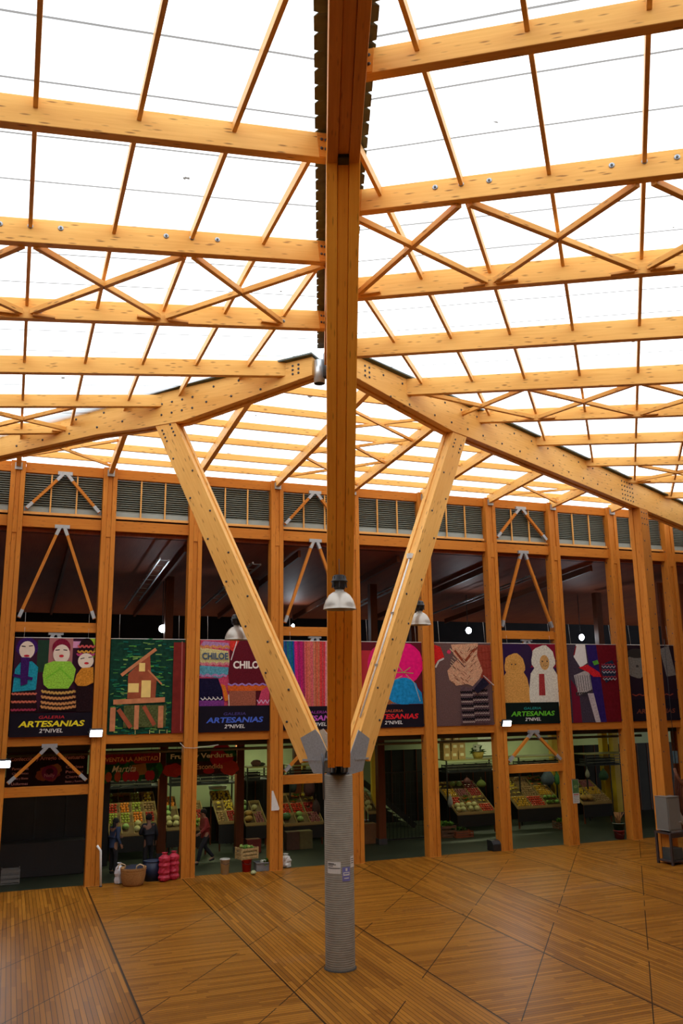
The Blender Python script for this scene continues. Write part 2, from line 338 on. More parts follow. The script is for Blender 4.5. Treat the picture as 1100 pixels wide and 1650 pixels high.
b=MB(); quad(b,[W(32,-8,0),W(32,27.9,0),W(32,27.9,15),W(32,-8,15)],WALLM); struct('wall_right',b)
# market and gallery shells behind the posts
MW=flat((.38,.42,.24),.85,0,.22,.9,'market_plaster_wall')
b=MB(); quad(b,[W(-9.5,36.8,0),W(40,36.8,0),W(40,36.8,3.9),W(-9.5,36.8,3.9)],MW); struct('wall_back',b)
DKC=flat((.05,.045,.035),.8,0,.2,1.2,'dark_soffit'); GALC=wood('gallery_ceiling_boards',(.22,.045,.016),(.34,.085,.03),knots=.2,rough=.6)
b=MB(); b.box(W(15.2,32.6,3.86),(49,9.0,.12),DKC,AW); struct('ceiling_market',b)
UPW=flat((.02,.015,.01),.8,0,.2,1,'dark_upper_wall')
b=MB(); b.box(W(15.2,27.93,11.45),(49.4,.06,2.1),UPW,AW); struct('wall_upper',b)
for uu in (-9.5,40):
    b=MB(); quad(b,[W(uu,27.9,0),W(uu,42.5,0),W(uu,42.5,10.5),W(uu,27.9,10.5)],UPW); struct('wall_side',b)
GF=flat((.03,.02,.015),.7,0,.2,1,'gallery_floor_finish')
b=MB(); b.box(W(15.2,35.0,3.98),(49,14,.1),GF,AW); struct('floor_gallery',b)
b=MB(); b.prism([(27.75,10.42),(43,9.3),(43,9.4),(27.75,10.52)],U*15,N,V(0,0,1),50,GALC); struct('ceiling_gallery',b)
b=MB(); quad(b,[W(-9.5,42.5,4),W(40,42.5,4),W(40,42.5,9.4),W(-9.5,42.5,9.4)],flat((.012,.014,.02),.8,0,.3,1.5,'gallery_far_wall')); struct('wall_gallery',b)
# ---------------------------------------------------------------- concrete column and steel seat
c=thing('concrete_column','round ribbed grey concrete column standing on the timber floor','column',A,0)
b=MB(); b.lathe([(.297,0),(.297,.03),(.295,3.66),(.28,3.69),(0,3.69)],A,CONC,48); part('shaft',b,c)
b=MB(); b.lathe([(.325,0),(.325,.012),(.30,.03)],A,flat((.05,.04,.03),.8),48); part('base_ring',b,c)
b=MB(); b.tube([A+V(-.30,-.10,3.2),A+V(-.31,-.10,3.9),A+V(-.33,-.08,4.1)],.018,flat((.13,.13,.14),.5)); part('conduit',b,c)
def S(d,s,z): return A+d*s+V(0,0,z)
seat=thing('steel_bracket','galvanised steel bracket on the concrete column gripping the timber struts','bracket',A+V(0,0,3.69),0)
b=MB(); b.lathe([(.24,3.69),(.24,3.72),(.12,3.72),(.12,4.15)],A,STEELD,24); part('spigot',b,seat)
def sxz(d,pts,off):                               # picture points -> (s,z) on the strut's near face
    nn=V(-d.y,d.x,0); 
    if nn.y>0: nn=-nn
    o=[]
    for x,y in pts:
        h=hitp(x,y,A+nn*off,nn); o.append(((h-A).dot(d),h.z))
    return o,nn
for d,pts,bp in ((DL,[(484,1189),(508,1175),(515,1184),(526,1208),(522.4,1220),(522.4,1247),(505,1246),(498,1232),(495,1220)],[(489,1196),(499,1190),(509,1184),(516,1199),(506,1204),(496,1209)]),
                 (DR,[(564,1214),(577,1176),(595,1190),(589,1218),(584,1242),(560,1249),(561,1225)],[(577,1184),(585,1189),(591,1194),(573,1199),(580,1204),(587,1209)])):
    pl,nn=sxz(d,pts,.19)
    for k in (1,-1):
        b=MB(); b.prism(pl,A+nn*(.191*k),d,V(0,0,1),.016,STEEL); q=part('cheek_plate',b,seat,label='grey galvanised plate with bolts')
        if k==1:
            zz=[p[1] for p in pl]; s0=min(p[0] for p in pl); s1=max(p[0] for p in pl)
            bl,_=sxz(d,bp,.19); bolts(q,[A+nn*.200+d*s+V(0,0,z) for s,z in bl],nn,.016,.02)
    zl_=sxz(d,[(500,1221) if d is DL else (575,1217)],.19)[0][0]
    b=MB(); b.box(A+d*(zl_[0])+V(0,0,zl_[1]),(.02,.02,.02),STEEL); 
    b=MB(); b.prism([(.30,3.95),(.72,3.95),(.72,3.99),(.30,3.99)],A,d,V(0,0,1),.42,STEEL); part('ledge',b,seat)
DF=-DC
for k in range(4):
    b=MB(); x=(-.17+.113*k); lat=V(-DF.y,DF.x,0)
    b.prism([(.05,3.70),(.88,3.86),(.88,4.1),(.05,4.1)],A+lat*x,DF,V(0,0,1),.022,STEELD); part('fin',b,seat)
b=MB(); b.prism([(.0,4.1),(.8,4.1),(.8,4.13),(.0,4.13)],A,DF,V(0,0,1),.44,STEELD); part('top_plate',b,seat)
# ---------------------------------------------------------------- struts
def strut(name,label,d,s0,z0,s1,z1,dep,th,side,cutang=0):
    """three-ply strut in the vertical plane of d"""
    t=thing(name,label,'strut',S(d,s0,z0),0)
    ax=V(s1-s0,0,z1-z0).normalized(); L=math.hypot(s1-s0,z1-z0)
    a=d*ax.x+V(0,0,1)*ax.z; p=(-d*ax.z+V(0,0,1)*ax.x); nn=a.cross(p).normalized()
    ext=dep/2*(ax.x/ax.z)
    lo=[(0,-dep/2),(0,dep/2)]; hi=[(L-ext*.8,dep/2),(L+ext*.8,-dep/2)]
    if nn.y>0: nn=-nn
    pth=th/3
    for k in (-1,0,1):
        b=MB(); shrink=.03 if k==0 else 0
        pg=[(0,-dep/2+shrink),(L+ext*.8,-dep/2+shrink),(L-ext*.8,dep/2-shrink),(0,dep/2-shrink)]
        b.prism(pg,S(d,s0,z0)+nn*(k*pth),a,p,pth-.004,WD); part('core_ply' if k==0 else 'outer_ply',b,t,.006)
    return t,a,p,nn,L
sl,a,p,nn,L=strut('timber_strut','inclined yellow timber strut rising from concrete column toward dolls banner side',DL,.55,4.02,4.64,12.18,.54,.36,0)
bp=[]
for i in range(13):
    f=.9+i*.58; bp.append(S(DL,.55,4.02)+a*f+p*(.17 if i%2 else -.17)+nn*.182)
for i in range(8): bp.append(S(DL,.55,4.02)+a*(L-.42-.11*(i%4))+p*(.12 if i<4 else -.14)+nn*.182)
bolts(sl,bp,nn)
sr_,a,p,nn,L=strut('timber_strut','inclined yellow timber strut rising from concrete column toward sheep banner side',DR,.56,4.02,4.60,12.12,.54,.36,0)
bp=[S(DR,.56,4.02)+a*(.9+i*.6)+p*(.17 if i%2 else -.17)+nn*.182 for i in range(12)]+[S(DR,.56,4.02)+a*(L-.42-.12*(i%3))+p*(.12 if i<3 else -.14)+nn*.182 for i in range(6)]
bolts(sr_,bp,nn)
ra,rp,rn,rL=a,p,nn,L
# front strut: its three plies show side by side
t=thing('timber_strut','orange three-ply strut leaning from column top toward the viewer up to ridge','strut',S(DF,.78,4.13),0)
s0,z0,s1,z1=.78,4.13,8.42,12.30
ax=V(s1-s0,0,z1-z0).normalized(); L=math.hypot(s1-s0,z1-z0); a=DF*ax.x+V(0,0,1)*ax.z; p=(-DF*ax.z+V(0,0,1)*ax.x); lat=V(-DF.y,DF.x,0)
for k in (-1,0,1):
    b=MB(); sh=.03 if k==0 else 0; e=.5*ax.x/ax.z
    b.prism([(-.1,-.26+sh),(L+e*.26*1.6,-.26+sh),(L-e*.26*1.6,.26-sh),(.25,.26-sh)],S(DF,s0,z0)+lat*(k*.15),a,p,.145,WDS); part('core_ply' if k==0 else 'outer_ply',b,t,.006)
# ---------------------------------------------------------------- ridge and hip beams
def ztopC(s): return ZC-.035*s-.0                  # s toward the viewer
rb=thing('ridge_beam','deep orange three-ply beam overhead running toward the viewer above the column','beam',S(DF,0,12.5),0)
prof=[(.35,ztopC(.35)),(15.4,ztopC(15.4)),(15.4,ztopC(15.4)-.72),(8.5,ztopC(8.5)-.70),(5.0,ztopC(5)-.80),(.35,ztopC(.35)-.47)]
for k in (-1,0,1):
    b=MB(); pr=prof if k else [(x,y+(.035 if i>1 else -.02)) for i,(x,y) in enumerate(prof)]
    b.prism(pr,A+lat*(k*.143),DF,V(0,0,1),.14,WD2); part('core_ply' if k==0 else 'outer_ply',b,rb,.006)
b=MB(); b.box(S(DF,8.62,ztopC(8.6)-.70),(.14,.16,.05),BLACK,0); part('joint_gap',b,rb)
def hip(label,d,z0,sl_,s1,th,prof):
    t=thing('hip_beam',label,'beam',S(d,.45,z0-.5),0); nn=V(-d.y,d.x,0)
    if nn.y>0: nn=-nn
    pr=[(s,z0-sl_*s) for s in (.45,s1)]+[(s,z0-sl_*s-dd) for s,dd in prof]
    pth=th/3
    for k in (-1,0,1):
        b=MB(); q=pr if k else [(x,y+(.04 if i>1 else 0)) for i,(x,y) in enumerate(pr)]
        b.prism(q,A+nn*(k*pth),d,V(0,0,1),pth-.004,WD); part('core_ply' if k==0 else 'outer_ply',b,t,.006)
    b=MB(); b.prism([(.4,z0-sl_*.4+.005),(s1,z0-sl_*s1+.005),(s1,z0-sl_*s1+.045),(.4,z0-sl_*.4+.045)],A+nn*.08,d,V(0,0,1),th+.1,flat((.06,.075,.06),.6)); part('flashing',b,t,label='dark metal edge strip')
    return t,nn
hl,nl=hip('sloping timber beam from column peak down toward the dolls banner side',DL,12.95,.050,15.5,.40,[(15.5,.66),(6.6,.70),(5.3,.80),(4.0,.86),(2.4,.68),(.45,.45)])
hr,nr=hip('sloping timber beam from column peak down toward the white appliance side',DR,13.06,.0445,25.5,.40,[(25.5,.86),(5.0,.86),(4.2,.88),(2.2,.70),(.45,.53)])
def hz(z0,sl_,s,dz): return z0-sl_*s+dz
bp=[]
for s in (3.7,4.0,4.3,4.6): bp+=[S(DL,s,hz(12.95,.05,s,-.30)),S(DL,s,hz(12.95,.05,s,-.58))]
for s in (.8,.95): bp+=[S(DL,s,hz(12.95,.05,s,dz)) for dz in (-.12,-.22,-.32)]
for s in (1.6,2.4,3.1,5.6,6.4,7.3,8.2,9.1): bp+=[S(DL,s,hz(12.95,.05,s,-.16)),S(DL,s+.2,hz(12.95,.05,s,-.52))]
bolts(hl,[q+nl*.202 for q in bp],nl,.018,.02)
bp=[]
for s in (.85,1.0): bp+=[S(DR,s,hz(13.06,.0445,s,dz)) for dz in (-.15,-.27,-.39)]
for s in (1.5,2.2,3.2,3.9,4.6,5.3,6.2,7.1,8,8.9,9.8,10.7,11.6,12.5): bp+=[S(DR,s,hz(13.06,.0445,s,-.18)),S(DR,s+.25,hz(13.06,.0445,s,-.66))]
for i in range(5):
    for j in range(5): bp.append(S(DR,13.55+.19*j,hz(13.06,.0445,13.9,-.15-.15*i)))
bolts(hr,[q+nr*.202 for q in bp],nr,.018,.02)
b=MB(); b.lathe([(.0,12.42),(.24,12.42),(.24,12.98),(.0,12.98)],A,STEELD,12); hb=thing('steel_hub','dark steel hub at the roof peak tucked behind the top of the orange strut','hub',A+V(0,0,12.42),0); part('drum',b,hb)
for d_ in (DL,DR,DF):
    b=MB(); b.beam(S(d_,.20,12.72),S(d_,.55,12.72),.03,.30 if d_ is not DL else .12,STEELD); part('gusset',b,hb)
# ridge sheet of corrugated metal lying over the ridge beam
CORR=flat((.11,.115,.08),.55,.2,.35,6,'weathered_ridge_metal')
b=MB(); per=.30
for sgn,zf in ((-1,lambda p:zl(p)),(1,lambda p:zr(p))):
    s=.2; 
    while s<16.5:
        hw=.37
        ring=[(0,s),(0,s+per),(hw*.78,s+per),(hw,s+per*.85),(hw,s+per*.12),(hw*.80,s)]
        pts=[]
        for (x,ss) in ring:
            q=A+DF*ss+V(sgn*x,0,0); pts.append(at2(q,zf(q)+.02+(.03 if abs(ss-s-per)<.01 else 0)))
        up=[q+V(0,0,.012) for q in pts]; i0=len(b.v); b.v+=pts+up; n=6
        o=list(range(i0,i0+n)); b.face(o if sgn>0 else o[::-1],[(0,0)]*n,CORR); o=[i+n for i in o]; b.face(o[::-1] if sgn>0 else o,[(0,0)]*n,CORR)
        for i in range(n): j=(i+1)%n; b.face((i0+i,i0+j,i0+n+j,i0+n+i),[(0,0)]*4,CORR)
        s+=per
solo('ridge_flashing',b,'dark corrugated metal ridge strip above the orange overhead beam','flashing',S(DF,.2,12.9),0)
q=S(DL,.36,12.32); b=MB(); b.lathe([(.115,.0),(.13,.0),(.13,.55),(.05,.57),(.0,.57)],q,flat((.72,.76,.78),.3,.5,.1,10,'bright_zinc'),24)
can=thing('downpipe','short silver round pipe hanging at the peak beside the ridge beam','pipe',q,0)
part('pipe_body',b,can); b=MB(); b.lathe([(.0,.035),(.115,.035),(.115,.0)],q,BLACK,24); part('pipe_mouth',b,can)
# ---------------------------------------------------------------- purlins of the two big roof slopes
SL_P=[-7.62,-4.80,-2.05,.74,3.18,5.45]; SR_P=[-9.0,-6.16,-3.36,-.56,2.10,4.82,7.40,10.04,12.56,15.1]
def cross2(p,d,q,e):                              # intersection of two plan lines
    den=d.x*e.y-d.y*e.x; t=((q.x-p.x)*e.y-(q.y-p.y)*e.x)/den; return p+d*t
def purl(k,m,off,du,dz,zf,sidelabel,deps,kind):
    """m = plan offset along the battens, du = plan direction away from the ridge"""
    p0=A+dz*m
    if m<0: st=cross2(p0,du,A,DC)+du*.215
    else: st=cross2(p0,du,A,DL if kind=='l' else DR); st=st-du*.12
    en=st+du*(14 if kind=='l' else 15)
    h=deps[k]; z0,z1=zf(st),zf(en)
    nmb=['fifth','fourth','third','second','first','nearest']
    t=thing('roof_purlin',f'{sidelabel}, {ORD[k]} from overhead backward','purlin',at2(st,z0-h),0,'big purlins of the '+('dolls banner' if kind=='l' else 'sheep banner')+' side roof')
    b=MB(); b.beam(at2(st,z0-h/2),at2(en,z1-h/2),.15,h,WD); part('joist',b,t,.006)
    if m<-0.5:
        e=.24; b=MB(); b.beam(at2(st-du*.02,z0-h/2),at2(st+du*.16,zf(st+du*.16)-h/2),.165,h*.96,WD2); part('end_block',b,t,.004)
        nn=-dz if (-dz).y<0 else dz
        bolts(t,[at2(st+du*(.05+.06*i)+nn*.085,z0-h*(.32+.36*j)) for i in (0,1) for j in (0,1)],nn,.014,.02)
    return t,st,h
PL={};PR={}
DEPL=[.38,.39,.39,.37,.30,.28]; DEPR=[.34,.37,.42,.42,.42,.34,.29,.27,.24,.22]
for k,m in enumerate(SL_P): PL[k]=purl(k,m,0,-U,N,zl,'big purlin on the dolls banner side roof',DEPL,'l')
for k,m in enumerate(SR_P): PR[k]=purl(k,m,0,-RV,MV,zr,'big purlin on the sheep banner side roof',DEPR,'r')
# battens running across the purlins
def batten(label,base,d,a0,a1,zf,dep,grp):
    p0=base+d*a0; p1=base+d*a1
    b=MB(); b.beam(at2(p0,zf(p0)-dep/2),at2(p1,zf(p1)-dep/2),.058,dep,WDB)
    solo('roof_batten',b,label,'batten',at2(p0,zf(p0)),0,grp,.003)
WDB=wood('batten_pine',(.70,.34,.09),(.88,.50,.16),knots=.4)
for k,u in enumerate([-1.83,-3.03,-4.21,-5.42,-6.63,-7.84,-9.04]):
    base=A+U*u; hitr=cross2(base,N,A,DC); a0=(hitr-A).dot(N)
    a1=((cross2(base,N,A,DL)-A).dot(N)); s_near=-12.5
    # the batten exists on the viewer's side of the hip and away from the ridge
    lo=-12.5
    t=(A-DC*0)
    # ridge limit: the ridge drifts across u as it nears the viewer
    lo=max(lo, a0+.45) if a0<0 else lo
    for q in SL_P:
        if 0<q-lo<.9: lo=q
    batten(f'thin roof batten crossing the purlins, {ORD[k]} from the overhead ridge on dolls banner side',base,N,lo,a1,zl,.155,'thin battens of the dolls banner side roof')
for k,r in enumerate([-1.60,-2.85,-4.09,-5.35,-6.63,-7.9,-9.15]):
    base=A+RV*r; a0=(cross2(base,MV,A,DC)-A).dot(MV); a1=(cross2(base,MV,A,DR)-A).dot(MV); lo=max(-13,a0+.45)
    batten(f'thin roof batten crossing the purlins, {ORD[k]} from the overhead ridge on sheep banner side',base,MV,lo,a1,zr,.155,'thin battens of the sheep banner side roof')
# X braces slung between two purlins
def xbrace(label,base_u,du,dz,zf,c0,half,m0,m1,h0,h1,grp,P0c=None):
    """diagonals between purlin m0 and m1 centred on c0 (distance along du)"""
    g=lambda c,m,h:(lambda q:at2(q,zf(q)-h))(A+du*c+dz*m)
    P=[g(c0-half,m0+.06,h0+.03),g(c0+half,m1-.10,h1-.02),g(c0+half,m0+.06,h0+.03),g(c0-half,m1-.10,h1-.02)]
    if P0c: P[0]=g(P0c,m0+.06,h0+.03)
    t=thing('cross_brace',label,'brace',(P[2]+P[3])/2,0,grp)
    b=MB(); b.beam(P[0],P[1],.085,.10,WD); part('diagonal',b,t,.004)
    b=MB(); b.beam(P[2]+V(0,0,-.0),P[3]+V(0,0,-.0),.085,.10,WD); part('diagonal',b,t,.004)
    b=MB(); b.lathe([(.012,-.06),(.012,.06)],(P[2]+P[3])/2,BOLT,8,cap=True); part('bolt',b,t)
    for e,q in ((1,P[1]),(-1,P[3])):
        b=MB(); b.beam(q-du*(e*.02)+V(0,0,-.055),q-du*(e*.42*-1)*0+q*0+ (q-q) + q*0 if False else q-du*(e*.40)+V(0,0,-.055),.10,.045,WDB); part('cleat',b,t,.003)
    return t
GLB='X braces under the dolls banner side roof'; GRB='X braces under the sheep banner side roof'
for k,c in enumerate((3.03,5.42,7.84)):
    xbrace(f'X brace under dolls banner side roof, upper row, {ORD[k]} from the orange ridge beam',0,-U,N,zl,c,1.12,-4.80,-2.05,.34,.30,GLB)
for k,c in enumerate((6.6,9.0)):
    xbrace(f'X brace under dolls banner side roof, lower row, {ORD[k]} from the orange ridge beam',0,-U,N,zl,c,1.12,3.18,5.45,.24,.22,GLB)
for k,c in enumerate((2.85,5.35,7.9)):
    xbrace(f'X brace under sheep banner side roof, upper row, {ORD[k]} from the orange ridge beam',0,-RV,MV,zr,c,1.17,-6.16,-3.36,.34,.34,GRB,2.38 if k==0 else None)
for k,c in enumerate((2.85,5.35,7.9)):
    xbrace(f'X brace under sheep banner side roof, middle row, {ORD[k]} from the orange ridge beam',0,-RV,MV,zr,c,1.17,2.10,4.82,.34,.28,GRB)
xbrace('X brace under sheep banner side roof, small one in the farthest row',0,-RV,MV,zr,7.9,1.17,10.04,12.56,.22,.18,GRB)
for t,ks,du,dz,zf,bs in ((PL[1],(2.6,3.03,3.5,1.3,5.0,5.42,5.9,7.3),-U,N,zl,-4.80),(PR[1],(2.4,2.85,3.3,1.0,4.9,5.35,5.8,6.4,6.63,6.9),-RV,MV,zr,-6.16)):
    off=-.078
    for_=[at2(A+du*(c-(1.2 if 0 else 0))+dz*(bs+off),zf(A+du*c+dz*bs)-.13) for c in ((1.75,3.8,4.21,4.62,6.2,6.63,7.05) if zf is zl else (2.05,3.7,4.09,4.5,6.2,6.63,7.05))]
    bolts(t[0],for_,-dz if (-dz).y<0 else dz,.026,.02)
for t,du,dz,zf,bs,cs in ((PL[2],-U,N,zl,-2.05,(1.85,4.0,4.4,6.4,6.85)),(PR[2],-RV,MV,zr,-3.36,(1.75,3.85,4.3,6.4,6.85))):
    bolts(t[0],[at2(A+du*c+dz*(bs-.078),zf(A+du*c+dz*bs)-.26) for c in cs],-dz if (-dz).y<0 else dz,.022,.02)
# ---------------------------------------------------------------- back roof
NAMES=['dolls','wooden house','knitted sweaters','hanging yarn','pink wool ball','knitted slippers','toy sheep','woven scarves','grey knitwear','dark end']
PU=[-.20+2.775*i for i in range(12)]              # centres of the posts along the wall
def between(i):
    if i==0: return 'at the outer edge of the dolls banner'
    return f'between the {NAMES[i-1]} banner and the {NAMES[i]} banner' if i<=8 else ('just past the grey knitwear banner' if i==9 else 'at the dark far corner')
for i,u in enumerate(PU[:11]):
    n1=27.5; n0=NA+.706*(UA-u)/.708 if u<UA else NA+.424*(u-UA)/.906
    n0+=.1
    if n0>n1-.5: continue
    b=MB(); b.beam(W(u,n0,zb(n0)+.17),W(u,n1,zb(n1)+.17),.14,.32,WD); 
    t=thing('roof_rafter','back roof rafter on the post '+between(i).replace(' banner and the ',' and '),'rafter',W(u,n1,zb(n1)),AW,'rafters of the back roof')
    part('joist',b,t,.005); b=MB(); b.box(W(u,27.42,zb(27.4)+.03),(.22,.16,.22),STEEL,AW); part('steel_shoe',b,t)
for k,n in enumerate([18.8,20.3,21.75,23.1,24.45,25.85,27.05]):
    u0,u1=bu(n),min(br(n),27); b=MB(); z=zb(n)+.36; b.beam(W(u0,n,z),W(u1,n,z),.075,.20,WD)
    solo('back_purlin',b,f'slim level purlin of the back roof, {ORD[6-k]} one up from the wall','purlin',W(u0,n,z),AW,'level purlins of the back roof',.004)
for i,(n0,n1) in ((0,(24.8,26.9)),(3,(22.4,24.4)),(3,(24.6,26.8)),(6,(25.4,27.0)),(3,(20.6,22.3))):
    u0,u1=PU[i]+.1,PU[i+1]-.1; z0,z1=zb(n0)+.12,zb(n1)+.12
    t=thing('cross_brace',f'X brace in the back roof above the {NAMES[i]} banner, {"next to the wall" if n1>26.5 else "nearest the peak" if n1<23 else "in the middle"}','brace',W((u0+u1)/2,(n0+n1)/2,(z0+z1)/2),AW,'X braces of the back roof')
    for a_,b_ in (((u0,n0,z0),(u1,n1,z1)),((u1,n0,z0+.08),(u0,n1,z1+.08))):
        b=MB(); b.beam(W(*a_),W(*b_),.07,.08,WD); part('diagonal',b,t,.003)
# ---------------------------------------------------------------- back wall frame
PW,PD=.43,.40
def post(i,u,n,label,ztop=12.56,rot=AW,hipp=False):
    t=thing('timber_post',label,'post',W(u,n+PD/2,0),AW,'tall three-ply posts of the back wall')
    for k in (-1,0,1):
        b=MB(); sh=.035 if k==0 else 0
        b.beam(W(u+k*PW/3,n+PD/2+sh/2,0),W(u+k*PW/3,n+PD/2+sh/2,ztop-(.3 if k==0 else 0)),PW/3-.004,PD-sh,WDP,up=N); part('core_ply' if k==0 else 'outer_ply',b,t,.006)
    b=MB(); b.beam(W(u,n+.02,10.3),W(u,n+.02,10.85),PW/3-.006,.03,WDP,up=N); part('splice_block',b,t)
    if i>=5: bolts(t,[W(u-PW/2-.001,n+.1+.18*(j%2),1+j*.55) for j in range(20)],-U,.016,.012)
    return t
post(-1,PU[0]-2.775,FN,'tall three-ply timber post, first one beyond the dolls banner outer post')
for i,u in enumerate(PU[:11]): post(i,u,FN,'tall three-ply timber post '+between(i))
NR=FN+.14                                         # front face of rails
def rail(name,i,z0,z1,label,cat,grp,n=NR,th=.16):
    u0,u1=PU[i]+PW/2+.003,PU[i+1]-PW/2-.003
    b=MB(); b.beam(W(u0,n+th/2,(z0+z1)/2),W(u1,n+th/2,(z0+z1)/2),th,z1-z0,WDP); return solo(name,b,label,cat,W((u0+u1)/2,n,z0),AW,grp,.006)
LOUV=flat((.26,.29,.25),.45,.2,.25,8,'louvre_metal'); LGL=flat((.30,.36,.35),.35,0,.15,3,'frosted_lower_pane')
PU_=PU
PU=PU+[PU[0]-2.775]
for i in range(-1,10):
    nm=NAMES[i] if i>=0 else 'outermost hidden'
    rail('top_rail',i,12.24,12.56,f'level timber rail under the skylight above the {nm} banner','rail','top rails of the back wall')
    rail('header_rail',i,10.52,10.86,f'level timber rail below the louvres above the {nm} banner','rail','header rails of the back wall')
    rail('banner_rail',i,3.97,4.26,f'level timber rail along the bottom of the {nm} banner','rail','rails under the banners')
    u0,u1=PU[i]+PW/2+.01,PU[i+1]-PW/2-.01
    lv=thing('louvre_panel',f'grey louvred vent panel above the {nm} banner','vent',W((u0+u1)/2,NR+.1,10.9),AW,'louvred vents under the skylight')
    b=MB()
    for k in range(15):
        z=11.20+k*.072; b.prism([(-.028,-.022),(.028,.014),(.028,.024),(-.028,-.012)],W((u0+u1)/2,NR+.14,z),N,V(0,0,1),u1-u0,LOUV)
    part('louvre_slats',b,lv)['kind']='stuff'
    b=MB(); b.beam(W(u0,NR+.19,11.6),W(u1,NR+.19,11.6),.01,1.3,flat((.07,.075,.065),.8)); part('backing',b,lv)
    b=MB(); b.beam(W(u0,NR+.12,11.09),W(u1,NR+.12,11.09),.02,.16,LGL); part('lower_pane',b,lv)
    for f in (1/3,2/3):
        b=MB(); uu=u0+(u1-u0)*f; b.beam(W(uu,NR+.06,11.0),W(uu,NR+.06,12.23),.045,.05,WDB,up=N); part('mullion',b,lv)
    b=MB(); b.beam(W(u0,NR+.06,10.965),W(u1,NR+.06,10.965),.07,.08,WDB); part('sill',b,lv,.003)
def abrace(i,zt,zf,label,nn=NR-.02,hub=True):
    u0,u1=PU[i]+PW/2+.02,PU[i+1]-PW/2-.02; uc=(u0+u1)/2
    t=thing('a_brace',label,'brace',W(uc,nn,zf),AW,'inverted V braces of the back wall')
    for e,uf in ((-1,u0+.06),(1,u1-.06)):
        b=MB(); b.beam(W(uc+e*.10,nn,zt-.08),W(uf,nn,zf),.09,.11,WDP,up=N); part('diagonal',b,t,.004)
        d=(W(uf,nn,zf)-W(uc+e*.1,nn,zt-.08)).normalized()
        b=MB(); b.beam(W(uf,nn-.005,zf)-d*.02,W(uf,nn-.005,zf)-d*.26,.10,.12,STEEL,up=N); part('foot_plate',b,t,label='grey steel foot')
        b=MB(); b.beam(W(uc+e*.07,nn-.005,zt-.03),W(uc+e*.10,nn-.005,zt-.08)+d*.20,.10,.12,STEEL,up=N); part('arm_plate',b,t,label='grey steel plate')
    b=MB(); b.beam(W(uc-.22,nn-.005,zt+.0),W(uc+.22,nn-.005,zt+.0),.125,.11,STEEL); part('head_plate',b,t,label='grey steel plate')
for i in (0,3,6):
    nm=NAMES[i]
    abrace(i,12.27,11.08,f'inverted V brace over the louvres above the {nm} banner')
    abrace(i,10.56,7.72,f'tall inverted V brace in the dark opening above the {nm} banner')
    rail('cross_rail',i,7.30,7.60,f'short timber rail just above the top of the {nm} banner','rail','short rails above the banners')
    abrace(i,7.28,4.5,f'inverted V brace whose steel head peeks out over the {nm} banner',nn=NR+.10)
    abrace(i,3.97,2.95,f'low inverted V brace below the {nm} banner')
    rail('cross_rail',i,2.55,2.83,f'short timber rail above head height below the {nm} banner','rail','short rails below the banners')
# hip post on the right and the one at the dolls side
pos=A+DR*15.05; 
t=thing('hip_post','heavy bolted timber post beneath the long sloping beam in front of grey knitwear banner','post',V(pos.x,pos.y,0),math.atan2(DR.y,DR.x))
nn=nr
for k in (-1,0,1):
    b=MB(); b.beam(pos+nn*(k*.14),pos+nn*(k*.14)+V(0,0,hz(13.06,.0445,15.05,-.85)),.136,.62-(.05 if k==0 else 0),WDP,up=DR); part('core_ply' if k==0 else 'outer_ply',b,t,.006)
bolts(t,[pos+nn*.21+DR*(-.2+.18*(j%3))+V(0,0,11.4-.2*(j//3)) for j in range(9)]+[pos+nn*.21+DR*(.15 if j%2 else -.15)+V(0,0,10.4-j*.5) for j in range(15)],nn,.018,.015)
# ---------------------------------------------------------------- lettering
_tc={}
def glyphs(txt,bold):
    k=(txt,bold)
    if k in _tc: return _tc[k]
    cu=D.curves.new('t','FONT'); cu.body=txt; cu.size=1; cu.offset=bold; cu.resolution_u=3; o=D.objects.new('t',cu); COL.objects.link(o)
    dg=bpy.context.evaluated_depsgraph_get(); me=o.evaluated_get(dg).to_mesh()
    vs=[(v.co.x,v.co.y) for v in me.vertices]; fs=[tuple(p.vertices) for p in me.polygons]
    o.evaluated_get(dg).to_mesh_clear(); D.objects.remove(o); D.curves.remove(cu); _tc[k]=(vs,fs); return _tc[k]
def text(b,txt,o,ax,ay,hgt,width,mat,bold=.02,shear=0,centre=True):
    vs,fs=glyphs(txt,bold)
    if not vs: return
    x0=min(v[0] for v in vs);x1=max(v[0] for v in vs);y0=min(v[1] for v in vs);y1=max(v[1] for v in vs)
    sx=width/(x1-x0); sy=hgt/(y1-y0); i0=len(b.v)
    for x,y in vs:
        X=(x-x0)*sx-(width/2 if centre else 0)+shear*(y-y0)*sy; b.v.append(o+ax*X+ay*((y-y0)*sy))
    for f in fs: b.face([i0+i for i in f],[(0,0)]*len(f),mat)
def col(r,g,b_): return flat((r,g,b_),.7,0,.10,6,spec=.06)
def wool(r,g,b_): return flat((min(1,r*1.1),min(1,g*1.1),min(1,b_*1.1)),.9,0,.5,26,spec=.03)
